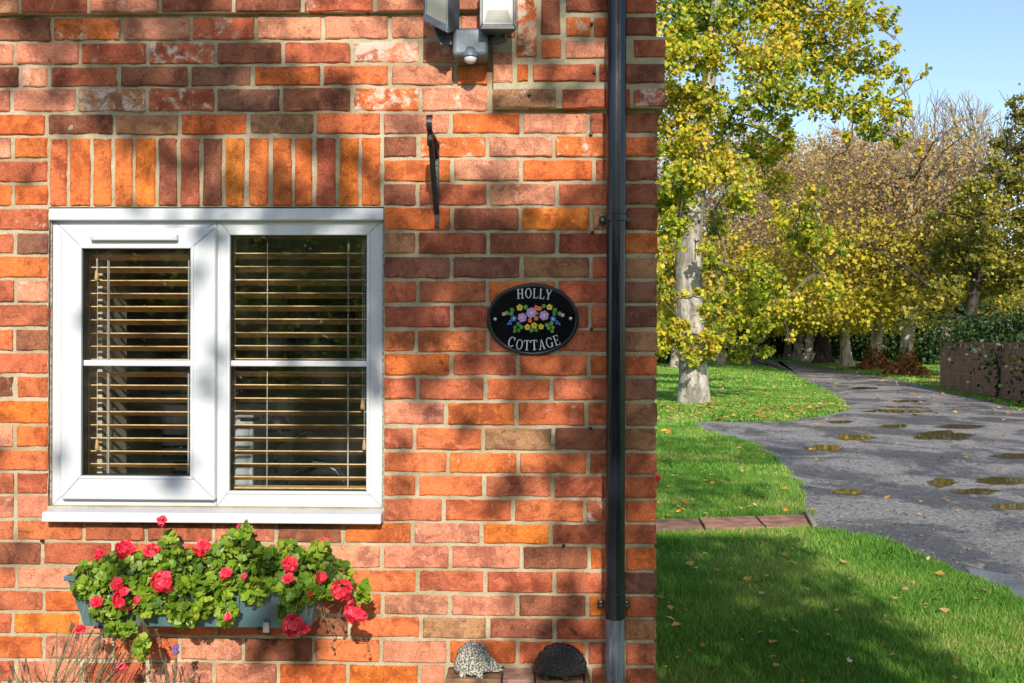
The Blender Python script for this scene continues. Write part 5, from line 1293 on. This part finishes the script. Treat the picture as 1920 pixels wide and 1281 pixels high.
m = MB()
tpd = [tp[i].lerp(tp[i+1], k/4) for i in range(2, len(tp)-1) for k in range(4)]; done = []
ax = lambda c: min((c-q).length for q in tpd)
for cen, R_ in sorted(cents, key=lambda t: ax(t[0])):
    cand = [(q, .0) for q in tpd if q.z > 4.0 and q.z < cen.z+1.2] + [(q, .35) for q in done]
    best = min(cand or [(tpd[8], 0)], key=lambda t: (t[0]-cen).length + t[1] + (1.5 if t[0].z > cen.z+1.0 else 0))[0]; done.append(cen)
    ln = (best-cen).length
    pts = limb(m, best-tb, cen-tb, .014+.012*min(ln, 3), .010, .05, 6, 6, .10)
    for _ in range(4):
        a = pts[rgn.randint(3, 6)]; b = Vector(cen-tb)+Vector((rgn.gauss(0, 1), rgn.gauss(0, 1), rgn.gauss(0, 1)))*R_*.6; limb(m, a, b, .012, .005, 0, 3, 4)
m.build("branches", bark_material("grey_brown_limb", (.09, .075, .06), (.24, .20, .16), 4), st, smooth=True)

# ---- avenue trees
def avenue(px, py, wpx, hgt, rcrown, label, leaf_lo, leaf_hi, n_lo, n_hi, bark, leafpile=False, sd=0, size=.2, twigs=70, name="avenue_tree", zlow=2.2, twigmat=None):
    b = G(px, py); D = (b-CAM).dot(fwd); root = empty(name, b); tag(root, label, "tree", "trees of the avenue")
    r = np.random.default_rng(100+sd); w = wpx/FPX*D/2; m = MB()
    lean = Vector((rgn.uniform(-.3, .3), 0, 0))
    tp = [Vector((0, 0, -.05)), Vector((0, 0, .6)), Vector((0, 0, 1.8))+lean*.3, Vector((0, 0, 3.4))+lean*.7, Vector((0, 0, hgt*.5))+lean, Vector((.2, 0, hgt*.8))+lean*1.5]
    trunk_ring(m, tp, [w*1.25, w*1.0, w*.9, w*.8, w*.55, w*.2], 14, .5, sd); m.build("trunk", bark, root, smooth=True)
    m = MB(); tips = []
    for k in range(twigs):
        a = tp[3].lerp(tp[5], rgn.random()**1.3); th = rgn.uniform(0, 6.28); rr = rcrown*rgn.uniform(.5, 1.0); zz = min(hgt, a.z+rgn.uniform(.5, hgt*.5))
        e_ = Vector((rr*math.cos(th), rr*math.sin(th), zz)); e_.z *= 1-.25*(rr/rcrown)**2
        pts = limb(m, a, e_, .075, .02, .05, 5, 4, .1)
        for q in range(5):
            s = pts[rgn.randint(2, 5)]; e2 = s+Vector((rgn.gauss(0, 1), rgn.gauss(0, 1), rgn.gauss(.5, .8)))*rcrown*.24; limb(m, s, e2, .022, .008, 0, 3, 3, .15); tips.append(e2)
        tips.append(e_)
    m.build("branches", twigmat or m_twig, root)
    T = np.array(tips)
    if n_hi:
        n_hi = int(n_hi*2.3); idx = r.integers(0, len(T), n_hi); pts = T[idx]+r.normal(size=(n_hi, 3))*rcrown*.16; pts = pts[(pts[:, 2] > zlow) & (pts[:, 2] < hgt*.96) & (np.hypot(pts[:, 0], pts[:, 1]) < rcrown*1.02)]
        v, f = leaf_quads(pts, size*.8, r, 0, (0, -.6, .4)); c = add_mesh("crown", mesh_np("crown", v, f), leaf_hi, root); tag(c, kind="stuff")
    if n_lo:
        k = n_lo//40; th = r.uniform(0, 2*np.pi, k); q = np.sqrt(r.random(k))*rcrown*1.0; sub = np.stack([q*np.cos(th), q*np.sin(th), zlow+.4+r.random(k)**1.3*min(hgt, 13)*.36 + .25*(1-q/rcrown)], 1)
        pts = sub[r.integers(0, k, n_lo)]+r.normal(size=(n_lo, 3))*np.array([.45, .45, .35])
        v, f = leaf_quads(pts, size, r, 0, (0, -.6, .4)); c = add_mesh("lower_foliage", mesh_np("lower_foliage", v, f), leaf_lo, root); tag(c, kind="stuff")
    if leafpile:
        n = 1600; th = r.uniform(0, 2*np.pi, n); h = r.random(n)**1.6*1.25; q = (w*.95+.95*(1-h/1.3)**2.2)*r.uniform(.6, 1.08, n); pts = np.stack([q*np.cos(th), q*np.sin(th), h], 1)
        v, f = leaf_quads(pts, .16, r, 0, (0, -.5, .4)); c = add_mesh("basal_shoots", mesh_np("basal_shoots", v, f), m_rust, root); tag(c, "rusty brown leafy shoots round the foot of the trunk", kind="stuff")
    return root
m_rust = leaf_material("rust_leaf", [(0, (.12, .045, .018)), (.5, (.30, .12, .035)), (1, (.48, .24, .06))], .25, .6)
avenue(1700, 704, 24, 11.8, 5.0, "avenue tree nearest the garden wall, with a rusty skirt of shoots", m_low, m_brn, 12000, 4500, m_bark2, True, 1, .19)
avenue(1641, 694, 23, 13.5, 5.2, "second avenue tree from the garden wall, with a broad rusty foot", m_low, m_brn, 11000, 4800, m_bark2, True, 2, .2)
avenue(1586, 687, 20, 15.0, 5.2, "slim mottled avenue trunk standing third from the garden wall", m_low, m_brn, 8500, 4200, m_bark2, False, 3, .22)
m_darkbark = bark_material("dark_bark", (.025, .02, .018), (.07, .055, .045), 5)
avenue(1544, 681, 26, 17.0, 5.5, "thick dark avenue trunk with a flared foot", m_low, m_brn, 8000, 4000, m_darkbark, False, 4, .24)
for i, (px, py, w, lab) in enumerate([(1517, 676.5, 15, "avenue trunk just left of the dark thick one"), (1496, 674, 15, "mottled avenue trunk, second left of the dark thick one"), (1478, 672.5, 13, "thin pale avenue trunk, third left of the dark thick one"), (1462, 670, 11, "farthest thin avenue trunk on the right of the drive")]):
    avenue(px, py, w, 19.0+i, 6.5, lab, m_low, m_brn, 5000, 2600, m_bark2, False, 5+i, .28, 45)
for i, (px, py, w, lab) in enumerate([(1352, 683, 18, "avenue tree behind the big lawn tree, left side of the drive"), (1408, 673, 13, "far avenue tree left of the drive, beyond the big lawn tree"), (1268, 690, 20, "avenue tree glimpsed left of the big lawn tree's trunk")]):
    avenue(px, py, w, 16.5, 6.0, lab, m_low, m_brn, 6500, 3500, m_bark2, False, 12+i, .24, 50)
# ---- olive-leaved tree behind the garden wall
tb2 = Z(1815, 640, 38); tb2.z = 0; ot = empty("olive_leaved_tree", tb2); tag(ot, "spreading tree with olive yellow leaves behind the garden wall", "tree")
CL2 = [(1915,215,34),(1890,262,30,.8),(1930,290,50),(1872,310,34,.8),(1910,350,44),(1838,352,36),(1800,378,36,.8),(1860,405,44),(1925,420,44),(1785,430,40,.8),(1835,460,42),(1890,470,40),(1760,480,38,.7),(1800,505,40),(1860,525,40),(1920,520,40),(1770,545,38),(1820,565,34),(1725,575,32,.8),(1890,575,28),(1690,590,28,.8),(1750,600,24),(1815,420,34),(1760,400,26,.6),(1790,470,36),(1840,600,26),(1890,520,36),(1850,490,34),(1960,350,70),(1970,500,60),(2000,220,80),(2030,400,80)]
r = np.random.default_rng(41); P_, cents = clump_leaves(CL2, 38, 820, .16, r, 3.0); v, f = leaf_quads(P_-np.array(tb2), .16, r, 0, (0, -.6, .4)); c = add_mesh("crown", mesh_np("crown", v, f), m_olive, ot); tag(c, kind="stuff")
tp = [Z(1815, 640, 38), Z(1818, 600, 38), Z(1830, 520, 38), Z(1850, 420, 38), Z(1890, 280, 38)]; tp[0].z = -.05
m = MB(); trunk_ring(m, [p-tb2 for p in tp], [.32, .24, .18, .12, .05], 14, .4, 9); m.build("trunk", m_darkbark, ot, smooth=True)
m = MB()
for cen, R_ in cents:
    best = min(tp[1:], key=lambda q: (q-cen).length + (2 if q.z > cen.z+.5 else 0)); limb(m, best-tb2, cen-tb2, .06, .02, .04, 6, 5)
limb(m, tp[1]-tb2, Z(1660, 480, 37)-tb2, .12, .03, .03, 8, 6, .02); limb(m, tp[1]-tb2, Z(1745, 500, 36)-tb2, .09, .03, .03, 8, 6, .02)
m.build("branches", m_darkbark, ot)
# ---- bare trees behind
def bare(px, ptop, depth, name, label, mat, spread, sd, thick=.02):
    b = Z(px, 640, depth); b.z = 0; root = empty(name, b); tag(root, label, "tree", "bare trees against the sky"); H = (CY-ptop)/FPX*depth+1.5; rr = random.Random(sd); m = MB()
    def grow(p, d, L, rad, lev):
        q = p+d*L; m.tube([p, p.lerp(q, .5)+Vector((rr.uniform(-1, 1), rr.uniform(-1, 1), 0))*L*.06, q], [rad, rad*.8, rad*.62], 5 if lev < 2 else 3, cap=False)
        if lev >= 6: return
        for k in range(3 if lev < 3 else 2 if rr.random() < .6 else 3):
            nd = (d+Vector((rr.uniform(-1, 1), rr.uniform(-1, 1), rr.uniform(-.15, .55)))*spread).normalized(); grow(q if k else p.lerp(q, .75), nd, L*rr.uniform(.62, .82), max(thick, rad*.55), lev+1)
    grow(Vector((0, 0, 0)), Vector((0, 0, 1)), H*.30, .25, 0); o = m.build("branches", mat, root); 
    zmax = max(v.co.z for v in o.data.vertices); s = H/zmax
    for v in o.data.vertices: v.co = Vector((v.co.x*s, v.co.y*s, v.co.z*s))
    return root
bare(1835, 138, 62, "bare_tree", "tall bare grey tree against the sky above the olive tree", m_twigp, .5, 4, .03)
bare(1780, 195, 72, "bare_tree", "bare reddish tree left of the tall grey one", m_twigr, .6, 8, .03)
bare(1722, 200, 76, "bare_tree", "bare brown tree behind the yellow branch tips", m_twigr, .6, 12, .03)
bare(1895, 190, 70, "bare_tree", "bare grey tree at the right edge behind the olive tree", m_twigp, .6, 16, .03)
bare(1650, 215, 80, "bare_tree", "bare brown tree rising behind the avenue's middle", m_twigr, .65, 19, .035)
# far wood closing the view
r = np.random.default_rng(51); pts = []
for k in range(230):
    x = r.uniform(-170, 150); y = r.uniform(125, 165); h = r.uniform(7, 16); n = 260
    q = r.normal(size=(n, 3))*np.array([3.2, 3.0, h*.28])+np.array([x, y, h*.55]); q = q[q[:, 2] > 0]; pts.append(q)
pts = np.concatenate(pts); v, f = leaf_quads(pts, .95, r)
m_far = leaf_material("far_wood_leaf", [(0, (.13, .105, .085)), (.6, (.21, .16, .12)), (1, (.27, .20, .10))], .3, .8, .05, .3)
fw = add_mesh("distant_wood", mesh_np("distant_wood", v, f), m_far); tag(fw, "brown hazy wood behind the avenue", "wood", kind="stuff")
# evergreen shrubs between the trunks
SHR = [(1375, 668, 90, 40, "left of the drive's far end"), (1470, 668, 95, 34, "at the far end of the drive"), (1560, 672, 90, 36, "behind the dark thick trunk"), (1620, 675, 80, 38, "between the slim and second avenue trunks"), (1672, 678, 80, 36, "between the two rusty-footed trunks"), (1735, 684, 70, 40, "between the last trunk and the garden wall"), (1262, 672, 70, 40, "left of the big tree's trunk"), (1310, 670, 85, 40, "behind the big tree's trunk")]
for i, (px, py, D, wpx, wh) in enumerate(SHR):
    b = Z(px, 640, D); b.z = 0; root = empty("evergreen_shrub", b); tag(root, "dark evergreen shrub " + wh, "shrub", "dark shrubs behind the avenue"); r = np.random.default_rng(60+i)
    n = 2600; q = r.normal(size=(n, 3))*np.array([wpx/FPX*D*.55, 1.2, 1.0])+np.array([0, 0, 1.6]); q = q[q[:, 2] > 0]; v, f = leaf_quads(q, .32, r); c = add_mesh("foliage", mesh_np("foliage", v, f), m_dkg, root); tag(c, kind="stuff")
    m = MB(); m.tube([(0, 0, 0), (0, 0, 1.8)], [.1, .04], 6); m.build("stem", m_darkbark, root)

# ================================================================== GARDEN WALL ON THE RIGHT
def gwall():
    t = NT("old_garden_brick"); p = t.pos(); tc = t.node('ShaderNodeTexCoord'); bt = t.node('ShaderNodeTexBrick'); t.l.new(tc.outputs['UV'], bt.inputs['Vector'])
    bt.inputs['Color1'].default_value = (.36, .125, .06, 1); bt.inputs['Color2'].default_value = (.24, .09, .05, 1); bt.inputs['Mortar'].default_value = (.26, .19, .12, 1); bt.inputs['Scale'].default_value = 1.0
    bt.inputs['Brick Width'].default_value = .225; bt.inputs['Row Height'].default_value = .075; bt.inputs['Mortar Size'].default_value = .008
    n = t.noise(p, 2, 6, .7); c = t.mix(t.maprange(n, .45, .75, 0, .7), bt.outputs[0], (.09, .06, .03)); t.base(c); t.rough(.92); t.bump(bt.outputs[1], -.4, .01); return t.m
m_gw = gwall()
A = G(1763, 727); B = G(1925, 757); d = (B-A); d.z = 0; Lw = d.length; d.normalize(); B2 = A+d*(Lw+9); nrm = Vector((d.y, -d.x, 0)) 
if nrm.dot(CAM-A) < 0: nrm = -nrm
topz = Z(1800, 642, (A-CAM).dot(fwd)).z + .0
gw = empty("garden_wall", A); tag(gw, "dark old brick garden wall right of the drive", "wall")
def uvbox(name, p, L, th, h, mat, par, z0=0):
    me = bpy.data.meshes.new(name); q = []
    for s, t in ((0, 0), (L, 0), (L, th), (0, th)):
        x = d*s - nrm*t + Vector(p); q.append(x)
    vs = [tuple(x+Vector((0, 0, z0))) for x in q]+[tuple(x+Vector((0, 0, z0+h))) for x in q]
    fs = [(0, 1, 5, 4), (1, 2, 6, 5), (2, 3, 7, 6), (3, 0, 4, 7), (4, 5, 6, 7)]; me.from_pydata(vs, [], fs); uv = me.uv_layers.new()
    lens = [L, th, L, th]
    for pi, pol in enumerate(me.polygons):
        if pi < 4: cs = [(0, 0), (lens[pi], 0), (lens[pi], h), (0, h)]
        else: cs = [(0, 0), (L, 0), (L, th), (0, th)]
        for li, c in zip(pol.loop_indices, cs): uv.data[li].uv = c
    return add_mesh(name, me, mat, par)
uvbox("brickwork", (0, 0, 0), Lw+9, .24, topz-.06, m_gw, gw); uvbox("coping", -d*.05+nrm*.04, Lw+9.1, .32, .06, m_gw, gw, topz-.06)
gpz = Z(1775, 616, (A-CAM).dot(fwd)).z
gpier = empty("gate_post", A-d*.12); tag(gpier, "weathered timber post at the end of the garden wall", "post")
m_post = simple("weathered_timber", (.17, .125, .09), .9, .4, 6)
me_o = uvbox("shaft", -nrm*0.02, .11, .28, gpz, m_post, gpier); m = MB(); m.hexa([Vector(p) for p in [(-.02, -.06, gpz), (.2, -.06, gpz), (.2, .34, gpz), (-.02, .34, gpz), (.03, 0, gpz+.05), (.15, 0, gpz+.05), (.15, .28, gpz+.05), (.03, .28, gpz+.05)]]); m.build("cap", m_post, gpier)
# wire trellis standing in front of the wall
tre = empty("wire_trellis", A+nrm*.12); tag(tre, "square wire trellis standing against the garden wall", "trellis"); 
m_wire = simple("grey_wire", (.20, .17, .14), .6)
s = 0.0
while s < Lw+3:
    m = MB(); m.tube([d*s+Vector((0, 0, .05)), d*s+Vector((0, 0, topz-.05))], .006, 4); m.build("upright", m_wire, tre); s += .6
zz_ = .2
while zz_ < topz:
    m = MB(); m.tube([Vector((0, 0, zz_)), d*(Lw+3)+Vector((0, 0, zz_))], .006, 4); m.build("wire", m_wire, tre); zz_ += .35
# climber and shrubs over the wall
for i, (px, py, D, sx, sz, n, lab, mt) in enumerate([(1868, 668, 26.6, .45, .4, 300, "dark climber trailing down the middle of the garden wall", m_dkg), (1900, 622, 31, 1.2, .33, 4200, "dark green shrub topping the garden wall at the right edge", m_dkg), (1845, 628, 33, .8, .25, 1800, "small dark bush behind the garden wall's left half", m_dkg), (1925, 690, 24.0, .25, .5, 220, "dark ivy at the right-hand end of the garden wall", m_dkg)]):
    c = Z(px, py, D); root = empty("wall_shrub", (c.x, c.y, 0)); tag(root, lab, "shrub", "greenery on the garden wall"); r = np.random.default_rng(80+i)
    q = r.normal(size=(n, 3))*np.array([sx, .35, sz])+np.array([0, 0, c.z]); q = q[q[:, 2] > .05]; v, f = leaf_quads(q, .11, r); cc = add_mesh("foliage", mesh_np("foliage", v, f), mt, root); tag(cc, kind="stuff")
    m = MB(); m.tube([(0, 0, 0), (.1, 0, c.z*.5), (0, 0, c.z)], [.05, .04, .02], 6); m.build("stem", m_darkbark, root)

# ================================================================== BEHIND THE CAMERA: the tree that dapples the wall, and a hedge
MASK = """
776788863232222246588
657768887362111225488
554888873363222246588
466758887642223557688
221124544565522233488
531124556666333632388
122234677778556555688
111333456778888888899
111333456678888888899
114333345678888888899
112334345578888888899
112233444467677888899
113222344553352544788
112222333442234355788
531222233332222454788
112112222232333464788
322212212231111234688
233222223342112234688
222112335453112346788
111112335421012356788
100011223422113467788
100001112311013357788
""".split()
RNG = random.Random(17)
TR = Vector((1.9, -6.1, 0)); L_ = []
SHTREE = empty("ash_tree", TR); tag(SHTREE, "broad tree behind the viewpoint that dapples the cottage wall", "tree")
def back(p):
    """follow the sun's ray back from a point to the depth of the crown"""
    yb = RNG.uniform(-7.4, -5.8); t = (p.y - yb)/(-to_sun.y); return p + to_sun*t
prg = np.random.default_rng(18); NUM = [0, .15, .4, 1.0, 1.9, 3.2, 5.0, 7.0, 10.0, 15.0]
for j, row in enumerate(MASK):
    for i, ch in enumerate(row):
        for k in range(prg.poisson(NUM[int(ch)]*(.62 if int(ch) > 6 else .5 if int(ch) > 3 else .25))):      # leaflets hang in pairs and threes
            px, py = i*60+RNG.uniform(0, 60), j*60+RNG.uniform(0, 60); q = back(W(px, py))
            for _ in range(RNG.choice((1, 2, 3))): L_.append(q + Vector((RNG.gauss(0, .03), RNG.gauss(0, .03), RNG.gauss(0, .03))))
for k in range(3300):                                     # dense side of the crown, shading the near lawn
    x = RNG.uniform(XC+.0, 1.88+.10*math.sin(k)); y = RNG.uniform(.8, 4.5)
    if x > 1.5 and RNG.random() < .3: continue
    L_.append(back(Vector((x, y, 0))))
for k in range(900):
    L_.append(back(G(RNG.uniform(1225, 1500)+RNG.uniform(-15, 15), RNG.uniform(822, 872))))
for k in range(1500):                                     # the rest of the crown, above
    t = RNG.uniform(0, 6.28); q = math.sqrt(RNG.random()); L_.append(Vector((1.7+2.3*q*math.cos(t), -6.1+1.2*q*math.sin(t), 6.1+RNG.uniform(0, 1.9)*(1-q*.5))))
LP = np.array([tuple(p) for p in L_]); r = np.random.default_rng(71)
v, f = leaf_quads(LP - np.array(TR), .105, r); 
cc = add_mesh("crown", mesh_np("crown", v, f), leaf_material("ash_leaf", [(0, (.05, .10, .015)), (.7, (.12, .19, .02)), (1, (.28, .27, .03))], .15, .5), SHTREE); tag(cc, kind="stuff")
m = MB(); tp = [Vector((0, 0, -.05)), Vector((0, 0, 1.5)), Vector((.05, 0, 2.6)), Vector((.1, 0, 3.6)), Vector((.15, .1, 5.0)), Vector((.1, .1, 6.8))]
trunk_ring(m, tp, [.26, .2, .17, .14, .09, .03], 12, .4, 2); m.build("trunk", m_bark2, SHTREE, smooth=True)
m = MB()
for k in range(34):
    e_ = Vector(LP[RNG.randrange(len(LP))]) - TR; a = tp[3].lerp(tp[5], min(1, max(0, (e_.z-4)/3.0)))
    limb(m, a, e_, .03, .006, .03, 6, 5, .08)
m.build("branches", m_bark2, SHTREE)
hb_ = empty("laurel_bush", (-1.9, -6.3, 0)); tag(hb_, "leafy green bush behind the viewpoint, mirrored in the right pane", "bush")
r = np.random.default_rng(73); n = 2600; q = np.concatenate([r.normal(size=(n, 3))*np.array([.75, .4, .38])+np.array([0, 0, 2.25]), r.normal(size=(900, 3))*np.array([.5, .35, .5])+np.array([0, 0, 1.3])]); q = q[(q[:, 2] > .1) & (q[:, 2] < 3.0)]
v, f = leaf_quads(q, .10, r); c = add_mesh("foliage", mesh_np("foliage", v, f), leaf_material("laurel_leaf", [(0, (.10, .20, .02)), (.6, (.26, .42, .04)), (1, (.50, .55, .08))], .6, .4), hb_); tag(c, kind="stuff")
m = MB(); m.tube([(0, 0, 0), (.05, 0, 1.1), (0, 0, 2.2)], [.05, .04, .015], 7); m.build("stem", m_bark2, hb_)
hd = empty("boundary_hedge", (-3, -13, 0)); tag(hd, "dark clipped hedge across the garden behind the viewpoint", "hedge")
n = 26000; r = np.random.default_rng(72); q = np.stack([r.uniform(-13, 15, n), r.uniform(-.7, .7, n), r.random(n)**.8*4.3], 1)
v, f = leaf_quads(q, .16, r); c = add_mesh("foliage", mesh_np("foliage", v, f), m_dkg, hd); tag(c, kind="stuff")
m = MB(); m.box((-13, -.45, 0), (15, .45, 3.9)); m.build("twiggy_core", simple("hedge_core", (.018, .02, .010), .95), hd)
